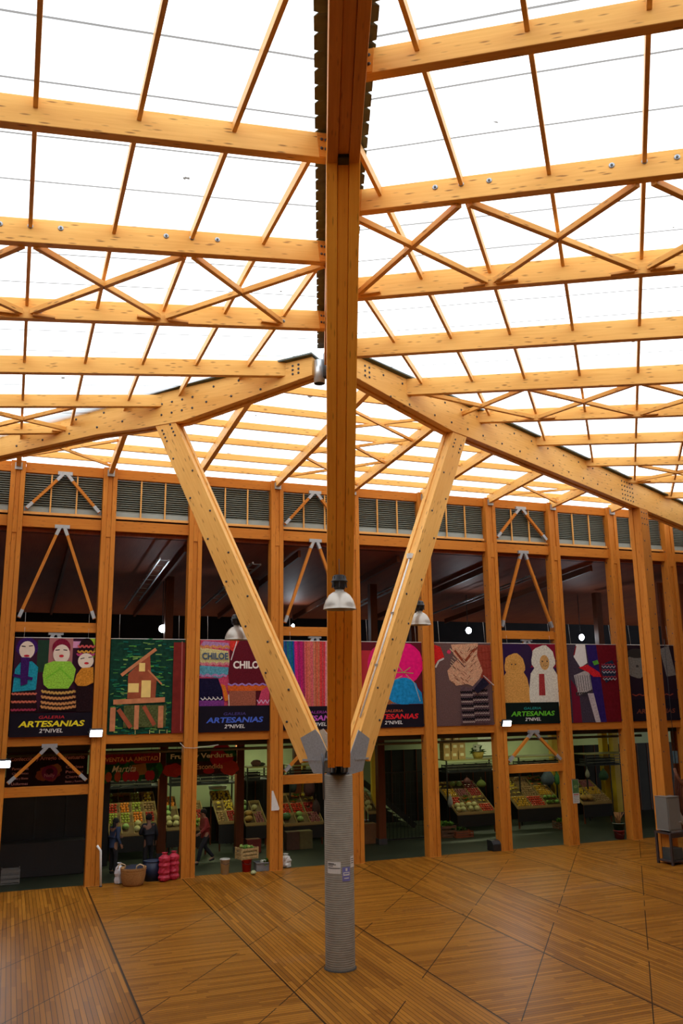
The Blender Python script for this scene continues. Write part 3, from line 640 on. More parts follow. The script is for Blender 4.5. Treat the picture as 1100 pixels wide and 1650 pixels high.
class Art:
    """flat picture on a plane: x right 0..1, y down 0..1"""
    def __init__(s,o,ax,w,h,nrm,base,th=.006):
        s.b=MB(); s.o=o; s.ax=ax; s.w=w; s.h=h; s.n=nrm; s.k=0
        s.b.prism([(0,0),(w,0),(w,h),(0,h)][::-1],o,ax,V(0,0,-1),th,base); s.z=th/2+.001; s.step=.0005
    def P(s,x,y): return s.o+s.ax*(x*s.w)+V(0,0,-y*s.h)+s.n*(s.z+s.k)
    def poly(s,pts,mat):
        s.k+=s.step; i=len(s.b.v); s.b.v+=[s.P(x,y) for x,y in pts]
        q=s.b.v[i:]; a=(q[1]-q[0]).cross(q[2]-q[0])
        idx=list(range(i,i+len(pts))); s.b.face(idx if a.dot(s.n)>0 else idx[::-1],[(0,0)]*len(pts),mat)
    def rect(s,x0,y0,x1,y1,mat): s.poly([(x0,y0),(x0,y1),(x1,y1),(x1,y0)],mat)
    def ell(s,x,y,rx,ry,mat,seg=20,wob=0):
        ry*=s.w/s.h
        s.poly([(x+rx*math.cos(a)*(1+wob*math.sin(a*7)),y+ry*math.sin(a)*(1+wob*math.cos(a*5))) for a in [i*2*math.pi/seg for i in range(seg)]],mat)
    def line(s,pts,wd,mat):
        for (x0,y0),(x1,y1) in zip(pts,pts[1:]):
            dx,dy=(x1-x0)*s.w,(y1-y0)*s.h; L=math.hypot(dx,dy) or 1; px,py=-dy/L*wd/2/s.w,dx/L*wd/2/s.h
            s.poly([(x0+px,y0+py),(x1+px,y1+py),(x1-px,y1-py),(x0-px,y0-py)],mat)
    def zig(s,x0,x1,y,amp,n,wd,mat,bow=0):
        s.line([(x0+(x1-x0)*i/n,y+(amp if i%2 else -amp)+bow*math.sin(math.pi*i/n)) for i in range(n+1)],wd,mat)
    def txt(s,t,x,y,hh,ww,mat,bold=.02,shear=0):
        s.k+=s.step*2; text(s.b,t,s.P(x,y),s.ax,V(0,0,1),hh*s.h,ww*s.w,mat,bold,shear)
BZ1,BZ0=7.12,4.24
def banner(i,base,label):
    u0=PU[i]+PW/2+.03; w_=2.775-PW-.05
    return Art(W(u0,NR-.03,BZ1),U,w_,BZ1-BZ0,-N,base),label
def fin(art,label,i):
    b=art.b; grp='hanging picture banners along the back wall'
    t=thing('picture_banner',label,'banner',W(PU[i]+1.387,NR-.03,BZ0),AW,grp); part('printed_sheet',b,t)
    c=MB(); u0=PU[i]+PW/2+.02; c.tube([W(u0,NR-.03,BZ1+.01),W(u0+2.775-PW-.03,NR-.03,BZ1+.01)],.012,WHITE,6); part('top_rod',c,t)
    for uu in (.25,2.1):
        c=MB(); c.tube([W(u0+uu,NR-.03,BZ1),W(u0+uu,NR+.05,7.9)],.004,WHITE,4); part('hanging_cord',c,t)
def cap(a,c1,c2):
    a.txt('GALERIA',.5,.822,.030,.32,c1,.01,.2); a.txt('ARTESANIAS',.5,.903,.060,.80,c2,.03,.25); a.txt('2ºNIVEL',.5,.962,.040,.29,col(.8,.8,.8),.008,.2)
BK=col(.012,.009,.016); CRE=col(.78,.66,.55)
# dolls
a,l=banner(0,col(.045,.012,.03),''); 
a.rect(.28,.02,.45,.35,col(.02,.05,.03)); a.rect(.42,0,.72,.26,col(.42,.16,.16)); a.rect(.72,.03,.86,.1,col(.7,.3,.5)); a.rect(.93,0,1,.2,col(.4,.7,.05))
PUR=wool(.05,.015,.12); TEAL=wool(.02,.30,.42); LIM=wool(.30,.75,.06); ORG=wool(.85,.25,.03); MRN=wool(.22,.015,.04); DRK=wool(.022,.010,.012)
a.ell(.15,.10,.135,.13,PUR,wob=.03); a.ell(.15,.125,.095,.115,CRE); a.line([(.08,.085),(.13,.09)],.03,DRK); a.line([(.17,.085),(.22,.08)],.03,DRK); a.ell(.15,.185,.035,.015,wool(.5,.02,.04))
a.poly([(-.0,.60),(.02,.32),(.08,.25),(.22,.24),(.30,.30),(.29,.52),(.25,.56)],TEAL); a.poly([(0,.55),(.28,.53),(.33,.76),(0,.78)],DRK)
for y in (.57,.65,.73): a.zig(.0,.30,y,.009,14,.05,wool(.75,.16,.10) if y<.7 else wool(.35,.04,.08))
a.poly([(.08,.20),(.19,.2),(.18,.47),(.10,.49),(.09,.38)],PUR); a.line([(.0,.38),(.24,.42)],.09,PUR)
a.ell(.575,.10,.115,.12,MRN); a.ell(.58,.165,.105,.125,CRE); a.line([(.50,.125),(.555,.12)],.028,DRK); a.line([(.60,.12),(.65,.125)],.028,DRK); a.ell(.58,.185,.03,.018,wool(.55,.03,.04))
a.poly([(.36,.38),(.38,.27),(.48,.24),(.70,.24),(.77,.32),(.75,.44),(.68,.53),(.47,.54),(.38,.48)],LIM); a.line([(.4,.42),(.60,.30)],.05,wool(.2,.55,.04)); a.line([(.72,.42),(.55,.30)],.05,wool(.2,.55,.04))
a.poly([(.40,.52),(.74,.52),(.82,.75),(.33,.75)],DRK)
for k,y in enumerate((.545,.60,.655,.70)): a.zig(.36,.80,y,.012,20,.055,wool(.72,.36,.10) if k==0 else wool(.68,.28,.10),.02)
a.ell(.89,.10,.10,.13,DRK); a.zig(.78,1,.085,.012,8,.05,wool(.7,.1,.1)); a.zig(.78,1,.14,.012,8,.05,wool(.8,.3,.05)); a.zig(.77,1,.17,.012,8,.05,wool(.5,.05,.2))
a.ell(.89,.235,.10,.10,CRE); a.line([(.82,.215),(.87,.205)],.025,DRK); a.line([(.92,.2),(.97,.195)],.025,DRK); a.ell(.90,.26,.03,.015,wool(.55,.03,.04))
a.poly([(.76,.45),(.78,.38),(.84,.31),(.99,.30),(1,.46),(.9,.50),(.8,.49)],ORG); a.poly([(.78,.50),(1,.49),(1,.76),(.8,.76)],DRK)
a.rect(0,.765,1,1,BK); cap(a,col(.55,.03,.04),col(.85,.72,.03)); fin(a,'banner picturing three crocheted dolls above yellow ARTESANIAS lettering',0)
# wooden house
a,l=banner(1,flat((.012,.055,.035),.6,0,.5,9,spec=.04),'')
random.seed(3)
a.step=.00012
for k in range(230):
    x,y=random.uniform(.0,.8),random.uniform(0,1); c=random.choice([(.03,.22,.08),(.10,.34,.05),(.01,.12,.09),(.015,.09,.04),(.22,.42,.10)])
    L=random.uniform(.03,.10); a.line([(x,y),(x+L,y+random.uniform(-.012,.01))],random.uniform(.015,.045),col(*c))
a.step=.0005
RED=flat((.38,.095,.045),.6,0,.35,5,spec=.04); BRN=flat((.60,.24,.11),.6,0,.3,6,spec=.04); YEL=col(.9,.66,.22)
a.rect(.84,.03,1,1,flat((.20,.025,.02),.6,0,.3,4,spec=.04)); a.line([(.955,.02),(.965,.98)],.03,col(.4,.12,.1))
a.poly([(.24,.37),(.52,.16),(.54,.36),(.62,.44),(.61,.63),(.24,.63)],RED); a.line([(.15,.385),(.60,.105)],.10,BRN); a.line([(.50,.33),(.69,.48)],.05,BRN)
a.rect(.38,.255,.46,.345,YEL); a.rect(.245,.47,.385,.565,YEL); a.rect(.42,.44,.545,.62,YEL)
a.rect(.20,.70,.76,.93,flat((.10,.12,.04),.7,0,.6,20,spec=.04))
for p,q,wd,m in (((.06,.665),(.74,.645),.15,BRN),((.06,.72),(.06,.965),.16,BRN),((.13,.74),(.30,.93),.13,RED),((.37,.70),(.37,.95),.14,BRN),((.46,.71),(.61,.91),.12,RED),((.69,.71),(.69,.94),.16,BRN)): a.line([p,q],wd,m)
for x in (.36,.55,.68,.78): a.line([(x,.96),(x,1)],.02,col(.6,.55,.2))
fin(a,'banner picturing a small wooden stilt house against dark green',1)
# knitted sweaters
a,l=banner(2,col(.10,.012,.02),'')
PK=wool(.55,.06,.13); LIL=wool(.40,.22,.42); CRM=wool(.72,.55,.25); SKB=wool(.10,.32,.42); MR=flat((.13,.012,.022),.8,0,.4,30,spec=.04); NAV=wool(.012,.010,.035)
a.rect(0,0,.42,.72,PK); a.poly([(.05,.01),(.40,.03),(.42,.10),(.0,.06)],LIL); a.poly([(0,.08),(.40,.12),(.43,.27),(0,.25)],CRM); a.zig(0,.42,.075,.012,9,.08,wool(.8,.25,.10)); a.zig(0,.42,.262,.012,9,.07,wool(.75,.22,.25))
a.poly([(0,.28),(.42,.30),(.40,.38),(.28,.42),(0,.39)],SKB); a.zig(0,.38,.39,.012,7,.07,LIL); a.poly([(0,.42),(.26,.42),(.32,.55),(.35,.72),(0,.72)],NAV)
for x in (.02,.08,.14,.20,.26): a.line([(x,.63),(x+.03,.655),(x+.06,.635),(x+.05,.62)],.028,wool(.7,.6,.6))
a.rect(0,.66,.35,.72,wool(.18,.04,.22))
a.poly([(.44,.08),(.52,0),(1,0),(1,.50),(.42,.48),(.40,.36)],MR); a.poly([(.42,0),(.56,0),(.47,.13),(.42,.10)],wool(.65,.04,.03)); a.line([(.52,.01),(.44,.22)],.03,wool(.8,.6,.6))
a.rect(.40,.50,1,.56,wool(.60,.11,.02)); a.zig(.40,1,.49,.01,12,.05,wool(.35,.2,.5)); a.poly([(.42,.56),(.80,.56),(.80,.72),(.40,.72)],wool(.32,.10,.06)); a.poly([(.30,.48),(.36,.5),(.42,.66),(.36,.67)],wool(.9,.16,.02))
a.line([(.41,.60),(.42,.72)],.03,wool(.7,.6,.6)); a.poly([(.88,.56),(1,.5),(1,.72),(.82,.72)],PK); a.zig(.82,1,.68,.02,6,.03,wool(.8,.4,.6))
a.poly([(.84,0),(1,0),(1,.06),(.9,.1)],MR)
a.txt('CHILOE',.215,.215,.075,.37,col(.05,.09,.16),.03,-.05); a.txt('CHILOE',.69,.315,.085,.44,col(.82,.74,.68),.035,0)
a.rect(0,.72,1,1,BK); cap(a,col(.07,.05,.22),col(.07,.14,.62)); fin(a,'banner picturing knitted sweaters lettered CHILOE, blue ARTESANIAS caption',2)
# hanging yarn
a,l=banner(3,col(.02,.01,.04),'')
x=0; random.seed(5)
while x<1:
    w_=random.uniform(.012,.03); f=x
    c=(.02,.12,.26) if f<.15 else (.45,.02,.15) if f<.30 else (.50,.17,.10) if f<.55 else (.62,.06,.05) if f<.62 else (.55,.2,.28) if f<.75 else (.07,.02,.22) if f<.9 else (.2,.03,.2)
    c=tuple(q*random.uniform(.6,1.35) for q in c); a.poly([(x,0),(min(1,x+w_),0),(min(1,x*.92+w_+.04),.74),(x*.92+.04,.74)],wool(*[round(q,2) for q in c])); x+=w_
a.poly([(.72,.30),(1,.2),(1,.74),(.70,.74)],wool(.06,.02,.2)); a.rect(0,.74,1,1,BK); cap(a,col(.3,.05,.3),col(.5,.1,.5)); fin(a,'banner of hanging pink and purple yarn strands, half hidden behind the orange strut',3)
# pink wool ball
a,l=banner(4,col(.12,.012,.02),''); a.rect(0,.1,.3,.72,col(.45,.03,.04))
a.ell(.72,.25,.30,.30,flat((.85,.012,.19),.8,0,.22,8,spec=.04),wob=.03); a.ell(.30,.28,.2,.3,flat((.7,.02,.15),.8,0,.2,8,spec=.04)); a.poly([(.30,.73),(.36,.62),(.50,.55),(.60,.45),(.80,.44),(.98,.6),(1,.73)],flat((.015,.23,.52),.8,0,.4,10,spec=.04))
for k in range(9): a.line([(.1+.04*k,.60+.018*k),(.62-.02*k,.72)],.03,wool(.45,.15,.04) if k%2 else wool(.25,.07,.02))
a.ell(.66,.58,.27,.20,flat((.015,.27,.60),.8,0,.45,9,spec=.04),wob=.05); a.line([(.66,.40),(.50,.46),(.42,.70)],.022,wool(.5,.42,.3)); a.line([(.72,.38),(.86,.48),(.95,.70)],.022,wool(.5,.42,.3))
for d in ((.60,.28),(.80,.30),(.85,.37),(.56,.36)): a.line([(.68,.36),d],.03,wool(.42,.30,.12))
a.rect(0,.735,1,1,BK); cap(a,col(.50,.10,.04),col(.72,.02,.03)); fin(a,'banner picturing a pink and blue wool ball, red ARTESANIAS lettering',4)
# knitted slippers
a,l=banner(5,flat((.15,.085,.08),.8,0,.5,40,spec=.04),'')
a.poly([(0,.02),(.12,.05),(.18,.18),(.06,.22),(0,.28)],wool(.6,.02,.02)); a.line([(.02,.30),(.08,.22),(.17,.19)],.06,wool(.6,.55,.5)); a.ell(.26,.11,.035,.03,wool(.85,.05,.12))
a.rect(.76,.02,1,.50,flat((.30,.05,.03),.8,0,.3,12,spec=.04)); 
for k in range(4): a.line([(.78+.06*k,.05),(.80+.06*k,.48)],.012,wool(.2,.02,.01)); a.line([(.76,.12+.1*k),(1,.10+.1*k)],.012,wool(.2,.02,.01))
TA=wool(.62,.33,.20); TB=wool(.16,.05,.03)
a.poly([(.30,.02),(.78,.0),(.74,.20),(.52,.28),(.34,.14)],TA); a.line([(.36,.09),(.52,.24),(.76,.04)],.09,wool(.28,.06,.03))
a.poly([(.22,.34),(.40,.20),(.52,.30),(.74,.12),(.84,.34),(.78,.44),(.66,.53),(.56,.50),(.36,.52),(.25,.45)],TA)
random.seed(9)
a.step=.00015
for k in range(70):
    x,y=random.uniform(.27,.78),random.uniform(.04,.48); s_=1 if x>.54 else -1; a.line([(x,y),(x+.05,y-.035*s_)],.02,TB if k%2 else wool(.75,.45,.28))
a.step=.0005
a.poly([(.44,.52),(.62,.55),(.80,.42),(.95,.52),(.92,.98),(.42,.98)],wool(.12,.07,.08))
for y in (.58,.66,.74,.82,.90): 
    a.zig(.43,.64,y+.02,.012,10,.05,wool(.012,.01,.012)); a.zig(.64,.90,y-.0,.012,10,.05,wool(.012,.01,.012)); a.zig(.43,.64,y+.055,.008,12,.03,wool(.42,.33,.30)); a.zig(.64,.90,y+.035,.008,12,.03,wool(.42,.33,.30))
a.poly([(.64,.56),(.82,.42),(.92,.50),(.70,.62)],wool(.02,.015,.03)); a.line([(.82,.40),(1,.52)],.03,wool(.5,.45,.4))
fin(a,'uncaptioned banner picturing brown and tan knitted slippers on grey wool',5)
# toy sheep
a,l=banner(6,col(.03,.012,.06),''); a.rect(.45,0,1,.30,col(.22,.01,.03)); a.ell(.45,.16,.12,.2,col(.03,.015,.05))
TAN=flat((.80,.36,.09),.9,0,.45,22,spec=.04); WH=flat((.85,.76,.62),.9,0,.4,20,spec=.04)
a.ell(.22,.62,.26,.42,TAN,wob=.04); a.ell(.22,.28,.19,.20,TAN,wob=.05); a.ell(.20,.27,.08,.08,wool(.62,.30,.07)); a.ell(.165,.26,.012,.012,BLACK); a.ell(.235,.26,.012,.012,BLACK)
a.ell(.76,.60,.30,.46,WH,wob=.04); a.ell(.76,.20,.225,.23,WH,wob=.06); a.ell(.78,.235,.09,.12,wool(.60,.34,.12)); a.ell(.74,.22,.013,.013,BLACK); a.ell(.83,.22,.013,.013,BLACK); a.line([(.75,.27),(.79,.285),(.83,.265)],.012,BLACK)
a.poly([(.66,.38),(.76,.38),(.76,.65),(.64,.65)],wool(.35,.04,.04)); a.rect(0,.735,1,1,col(.006,.012,.010)); cap(a,col(.02,.28,.26),col(.12,.48,.03)); fin(a,'banner picturing two fluffy toy sheep above green ARTESANIAS lettering',6)
# woven scarves
a,l=banner(7,flat((.06,.045,.07),.8,0,.4,20,spec=.04),''); a.poly([(.40,0),(.66,0),(.72,1),(.52,1)],flat((.03,.015,.13),.8,0,.3,8,spec=.04)); a.poly([(.60,0),(1,0),(1,1),(.70,1)],flat((.14,.008,.015),.8,0,.3,8,spec=.04)); a.poly([(.05,.45),(.2,.6),(.22,1),(.05,1)],col(.16,.01,.03))
a.poly([(.20,.0),(.38,.0),(.40,.24),(.26,.30),(.14,.16)],WHITE); a.line([(.20,.02),(.15,.14)],.05,wool(.3,.02,.03)); a.poly([(.12,.40),(.42,.32),(.46,.58),(.18,.66)],wool(.45,.42,.42))
for k in range(7): a.poly([(.13+.04*k,.62),(.15+.04*k,.68),(.17+.04*k,.61)],BLACK); a.line([(.15+.045*k,.40),(.17+.045*k,.60)],.02,wool(.02,.02,.03))
a.poly([(.36,.63),(.48,.63),(.58,1),(.48,1)],wool(.48,.42,.45)); a.poly([(.22,.30),(.40,.26),(.62,.36),(.66,.42),(.5,.42),(.4,.36)],wool(.65,.02,.03)); a.poly([(.50,.22),(.60,.20),(.63,.25),(.53,.27)],wool(.1,.35,.04))
a.poly([(.68,.26),(.90,.20),(.96,.28),(.95,.42),(.74,.50),(.66,.36)],wool(.02,.03,.06)); 
for y in (.26,.33,.42): a.zig(.68,.95,y,.010,9,.03,wool(.4,.05,.07)); a.zig(.68,.95,y+.03,.012,8,.03,wool(.4,.4,.45))
fin(a,'uncaptioned banner picturing purple and red woven scarves',7)
# grey knitwear
a,l=banner(8,col(.02,.01,.018),''); a.ell(.18,.28,.22,.20,flat((.20,.19,.17),.9,0,.5,22,spec=.04),wob=.06); a.ell(.2,.28,.03,.02,BLACK); a.ell(.2,.11,.2,.08,BLACK); a.poly([(.70,.05),(.9,.0),(1,.4),(.8,.42)],flat((.20,.19,.18),.9,0,.5,22,spec=.04))
a.zig(.05,.9,.66,.01,12,.04,wool(.25,.05,.03)); a.rect(0,.72,1,1,BK); cap(a,col(.12,.03,.02),col(.16,.045,.025)); fin(a,'dim banner picturing grey fluffy knitwear, behind the heavy bolted post',8)
# ---------------------------------------------------------------- lamps
SHADE=flat((.50,.455,.39),.28,.25,.10,5,'satin_lamp_shade')
def pendant(label,p,ztop,cable_to):
    """p = centre of the rim"""
    t=thing('pendant_lamp',label,'lamp',p,0,'dome pendant lamps'); r=.27
    b=MB(); b.lathe([(r*1.03,-.0),(r,.012),(r*.98,.06),(r*.86,.15),(r*.66,.235),(r*.42,.285),(r*.27,.30),(r*.27,.345),(r*.25,.345),(r*.24,.30),(r*.40,.27),(r*.62,.22),(r*.83,.14),(r*.95,.05),(r*.99,.0)],p,SHADE,32); part('shade',b,t)
    b=MB(); b.lathe([(.0,.34),(.09,.34),(.115,.40),(.125,.455),(.14,.46),(.14,.475),(.125,.48),(.105,.56),(.085,.575),(.0,.575)],p,BLACK,16); h=part('gear_housing',b,t)
    b=MB()
    for k in range(8):
        q=k*math.pi/4; b.beam(p+V(math.cos(q)*.12,math.sin(q)*.12,.36),p+V(math.cos(q)*.105,math.sin(q)*.105,.55),.012,.02,BLACK,up=V(math.cos(q),math.sin(q),0))
    part('cooling_fin',b,h)['kind']='stuff'
    b=MB(); b.ball(p+V(0,0,.14),(.055,.055,.10),flat((.8,.8,.78),.2),12,8); part('bulb',b,t)
    b=MB(); b.tube([p+V(0,0,.57),p+V(cable_to[0]*.3,cable_to[1]*.3,.57+(cable_to[2])*.5),p+V(cable_to[0],cable_to[1],.57+cable_to[2])],.006,flat((.25,.25,.25),.5),6); part('cable',b,t)
d=ray(547,982); p=V(0,0,H)+d*(14.25/d.y); pendant('pale dome pendant lamp hanging in front of the central orange strut',p,0,(0,0,.55))
d=ray(381,1031); p=V(0,0,H)+d*(19.75/d.y); pendant('pale dome pendant lamp beside the strut, just above the CHILOE sweaters banner',p,0,(.0,.0,.75))
d=ray(676,1007); p=V(0,0,H)+d*(20.75/d.y); pendant('pale dome pendant lamp half hidden behind the strut above the pink wool banner',p,0,(-.05,-.1,.9))
b=MB(); s0=S(DR,.56,4.02)+rn*.0
pa=S(DR,.56,4.02)+ra*.55+rp*.0-rn*0; off=rp*(.285)+rn*.06
# white conduit along the upper face of the strut
t=thing('cable_conduit','thin white conduit tube running up the strut on sheep banner side','conduit',pa,0)
up_=rp if rp.z>0 else -rp
a0=S(DR,.56,4.02)+ra*.75+up_*.285+rn*.05; a1=S(DR,.56,4.02)+ra*4.9+up_*.285+rn*.05
b=MB(); b.tube([a0,a1],.02,WHITE,8); part('tube',b,t); b=MB(); b.box(a1,(.14,.12,.12),WHITE,.8); part('junction_box',b,t)
for f in (.3,.62):
    b=MB(); b.box(a0.lerp(a1,f),(.06,.06,.06),flat((.4,.4,.4),.4,.5),.8); part('clip',b,t)
LED=flat((.85,.93,1.0),.4,0,0,1,'led_glow',emit=38)
def flood(label,p,face,w_=.38,h_=.22,em=LED,power=60,rot=AW,par_top=0):
    """p centre of the lens"""
    t=thing('floodlight',label,'floodlight',p,rot); f=Vector(face).normalized(); sx=f.cross(V(0,0,1)).normalized(); sz=sx.cross(f)
    b=MB()
    if abs(w_-h_)<.01: b.lathe([(0,-.12),(w_*.3,-.11),(w_*.52,-.02),(w_*.49,-.012)],p,BLACK,20,axis=f)
    else: b.beam(p-f*.10,p-f*.015,w_,h_,BLACK)
    part('housing',b,t,.01)
    b=MB()
    if abs(w_-h_)<.01: b.lathe([(w_*.48,-.012),(w_*.46,0),(0,.004)],p,em,20,axis=f)
    else: b.beam(p-f*.012,p,w_*.9,h_*.85,em)
    part('lens',b,t)
    if par_top: b=MB(); b.tube([p-f*.1+V(0,0,h_*.4),p-f*.1+V(0,0,par_top)],.015,STEELD,6); part('drop_rod',b,t)
    b=MB(); b.beam(p-f*.16+sx*(w_/2+.02),p-f*.04+sx*(w_/2+.02),.015,.03,STEELD); b.beam(p-f*.16-sx*(w_/2+.02),p-f*.04-sx*(w_/2+.02),.015,.03,STEELD); b.beam(p-f*.16-sx*(w_/2+.02),p-f*.16+sx*(w_/2+.02),.03,.015,STEELD); part('bracket',b,t)
    la=D.lights.new('lamp','AREA'); la.energy=power; la.size=w_; la.shape='RECTANGLE'; la.size_y=h_; la.color=(.85,.93,1); lo=D.objects.new('lamp_light',la); COL.objects.link(lo)
    lo.parent=t; inv=Matrix.LocRotScale(t.location,t.rotation_euler,None).inverted(); lo.matrix_local=inv@Matrix.LocRotScale(p+f*.02,(-f).to_track_quat('Z','Y') if False else (f*-1).to_track_quat('Z','Y'),None)
for (x,y),dn,lab in (((155,1182),-.22,'glowing white floodlight on the post between dolls and wooden house banners'),((6,1232),-.22,'glowing floodlight at the picture edge below the dolls banner'),((817,1166),-.22,'glowing white floodlight on the post between slippers and toy sheep banners')):
    uu,zz=un(x,y,FN+dn); flood(lab,W(uu,FN+dn,zz),(-N+V(0,0,-.35)+U*.15),power=35)
GLED=flat((.80,.90,1.0),.4,0,0,1,'gallery_led',emit=45)
for (x,y,n,sz),lab in (((262,1013,33.5,.30),'bright round gallery light above the wooden house banner'),((755,1016,35,.30),'bright round gallery light above the slippers banner'),((937,1027,34,.30),'bright round gallery light above the woven scarves banner'),((472,1008,39,.16),'small distant gallery light above the hanging yarn banner')):
    uu,zz=un(x,y,n); flood(lab,W(uu,n,zz),(-N+V(0,0,-.1)),sz,sz,GLED,power=22,par_top=10.46-.08*(n-27.75)-zz)
# ---------------------------------------------------------------- things inside the gallery and the market hall
for x,lab,yy,n in ((272,'thin dark timber post inside the gallery beyond the wooden house banner',980,33),(409,'thin dark timber post inside the gallery beyond the hanging yarn banner',980,33),(600,'dark timber post inside the gallery just past the central orange strut',980,33),(664,'dark timber post inside the gallery beyond the pink wool ball banner',980,34),(962,'dark timber post inside the gallery beyond the woven scarves banner',980,33)):
    uu,_=un(x,yy,n); b=MB(); b.beam(W(uu,n,4.03),W(uu,n,9.9),.30,.30,WDK,up=N); t=thing('gallery_post',lab,'post',W(uu,n,4.03),AW,'dark posts inside the gallery'); part('shaft',b,t)
    b=MB(); b.beam(W(uu,n,4.03),W(uu,n,4.25),.34,.34,STEELD,up=N); part('base_shoe',b,t)
for k,uu in enumerate((1.5,5.2,9.2,13,17.2,21.5)):
    b=MB(); b.beam(W(uu,28.3,10.22),W(uu,41,9.22),.10,.24,WDK); solo('ceiling_joist',b,f'dark sloping joist under the gallery ceiling, {ORD[k]} from the dolls banner side','joist',W(uu,28.3,10.1),AW,'joists of the gallery ceiling',.004)
METR=flat((.34,.34,.36),.35,.6,.1,8,'ceiling_metal')
for k,uu in enumerate((4.4,7.6,14.2,18.9)):
    b=MB(); b.beam(W(uu,28.6,9.88),W(uu,38,9.15),.05,.06,METR); b.beam(W(uu+.35,28.9,9.88),W(uu+.35,36,9.3),.05,.06,METR)
    for j in range(9): b.beam(W(uu-.05,29+j*.8,9.89-j*.06),W(uu+.4,29+j*.8,9.89-j*.06),.03,.03,METR)
    solo('cable_ladder',b,f'grey metal cable ladder under the dark gallery ceiling, {ORD[k]} from the dolls banner side','cable ladder',W(uu,28.6,9.9),AW,'cable ladders of the gallery ceiling')
# dark posts and yellow posts of the market
for x,n,lab in ((263,31.0,'dark timber post in the market beside the Martita fruit sign'),(386,31.0,'dark timber post in the market at the end of the Verduras sign'),(612,30.6,'dark timber post in the market next to the black gate'),(478,33.0,'dark timber post in the market behind the short rail under hanging yarn')):
    uu,_=un(x,1230,n); t=thing('market_post',lab,'post',W(uu,n,0),AW,'dark posts of the market hall'); b=MB(); b.beam(W(uu,n,0),W(uu,n,3.8),.28,.28,WDK,up=N); part('shaft',b,t,.006); b=MB(); b.beam(W(uu,n,0),W(uu,n,.2),.32,.32,STEELD,up=N); part('base_shoe',b,t)
YLW=flat((.72,.47,.02),.5,0,.1,4)
for x,n,lab in ((600,33.2,'slim yellow post in the market just past the concrete column'),(489,34,'slim yellow post in the market beside the steel bracket'),(891,33.6,'yellow post in the market below the toy sheep banner'),(972,33.6,'yellow post below the woven scarves banner, the one nearer toy sheep'),(989,33.2,'yellow post below the woven scarves banner, the one nearer the grey knitwear')):
    uu,_=un(x,1210,n); t=thing('yellow_post',lab,'post',W(uu,n,0),AW,'yellow posts of the market hall'); w_=.16 if x<700 else .30; b=MB(); b.beam(W(uu,n,0),W(uu,n,3.8),w_,w_,YLW,up=N); part('shaft',b,t,.006); b=MB(); b.beam(W(uu,n,0),W(uu,n,.15),w_+.06,w_+.06,BLACK,up=N); part('base_plate',b,t)
# strip lights at the market ceiling, each with its tube
TUBE=flat((.95,1.0,.72),.4,0,0,1,'tube_glow',emit=6)
def strip(x0,x1,n,lab,pw):
    u0,_=un(x0,1196,n); u1,_=un(x1,1196,n); z=3.70
    t=thing('strip_light',lab,'light',W((u0+u1)/2,n,z),AW,'strip lights of the market ceiling')
    b=MB(); b.beam(W(u0,n,z+.05),W(u1,n,z+.05),.16,.06,WHITE); part('housing',b,t); b=MB(); b.tube([W(u0+.05,n,z-.005),W(u1-.05,n,z-.005)],.022,TUBE,8); part('tube',b,t)
    for zz,nn in ((3.60,n),):
        la=D.lights.new('lamp','AREA'); la.shape='RECTANGLE'; la.size=(u1-u0); la.size_y=.08; la.energy=pw; la.color=(.93,1,.55); lo=D.objects.new('tube_light',la); COL.objects.link(lo); lo.parent=t; lo.location=(0,.0,-.05)
strip(20,150,34.4,'strip light on the market ceiling above the clothing repair sign',6)
strip(175,255,35.2,'strip light on the market ceiling behind the Martita sign',20); strip(312,372,35.2,'strip light on the market ceiling behind the Verduras sign',24)
strip(392,480,35.2,'strip light on the market ceiling near the short rail under hanging yarn',34); strip(712,800,35.2,'strip light on the market ceiling behind the stacked cardboard boxes',44); strip(832,900,35.2,'strip light on the market ceiling below the toy sheep banner',28); strip(940,1010,35.2,'strip light on the market ceiling below the woven scarves banner',14)
for x0,x1,lab,pw in ((180,250,'the Martita fruit stall',48),(318,380,'the Verduras fruit stalls',48),(460,520,'the stall behind the short rail under hanging yarn',26),(716,796,'the big fruit stall below the slippers banner',36),(834,900,'the stall below the toy sheep banner',26),(940,1000,'the stall below the woven scarves banner',10)):
    strip(x0,x1,30.95,'strip light hung at the front of '+lab,pw*.6)
# pipe under the market ceiling
b=MB(); b.tube([W(0,29.2,3.62),W(24,29.2,3.62)],.05,flat((.20,.19,.12),.5,.3),10); solo('ceiling_pipe',b,'long dark pipe running just under the market ceiling','pipe',W(0,29.2,3.62))
b=MB(); b.tube([W(5.0,27.35,3.95),W(5.15,27.3,3.80),W(5.45,27.35,3.78),W(6.2,27.3,3.86)],.012,flat((.45,.42,.36),.5),6); solo('loose_cable',b,'loose grey cable drooping across the post beside the wooden house banner','cable',W(5.3,27.35,3.8))
# shop signs
def sign(x0,y0,x1,y1,n,base,label,draw):
    u0,z0=un(x0,y0,n); u1,z1=un(x1,y1,n); t=thing('shop_sign',label,'sign',W((u0+u1)/2,n,z1),AW,'painted signs over the stalls')
    a=Art(W(u0,n,z0),U,u1-u0,z0-z1,-N,base,.02); draw(a); part('sign_board',a.b,t)
    b=MB(); b.beam(W(u0-.03,n+.02,z0+.02),W(u1+.03,n+.02,z0+.02),.03,.04,BLACK); b.beam(W(u0-.03,n+.02,z1-.02),W(u1+.03,n+.02,z1-.02),.03,.04,BLACK); part('sign_frame',b,t)
    for q in (.15,.85): 
        b=MB(); uu=u0+(u1-u0)*q; b.tube([W(uu,n+.02,z0+.02),W(uu,n+.02,3.8)],.008,BLACK,5); part('hanging_wire',b,t)
def lit(r,g,b_): return flat((r,g,b_),.6,0,.15,12,spec=.1)
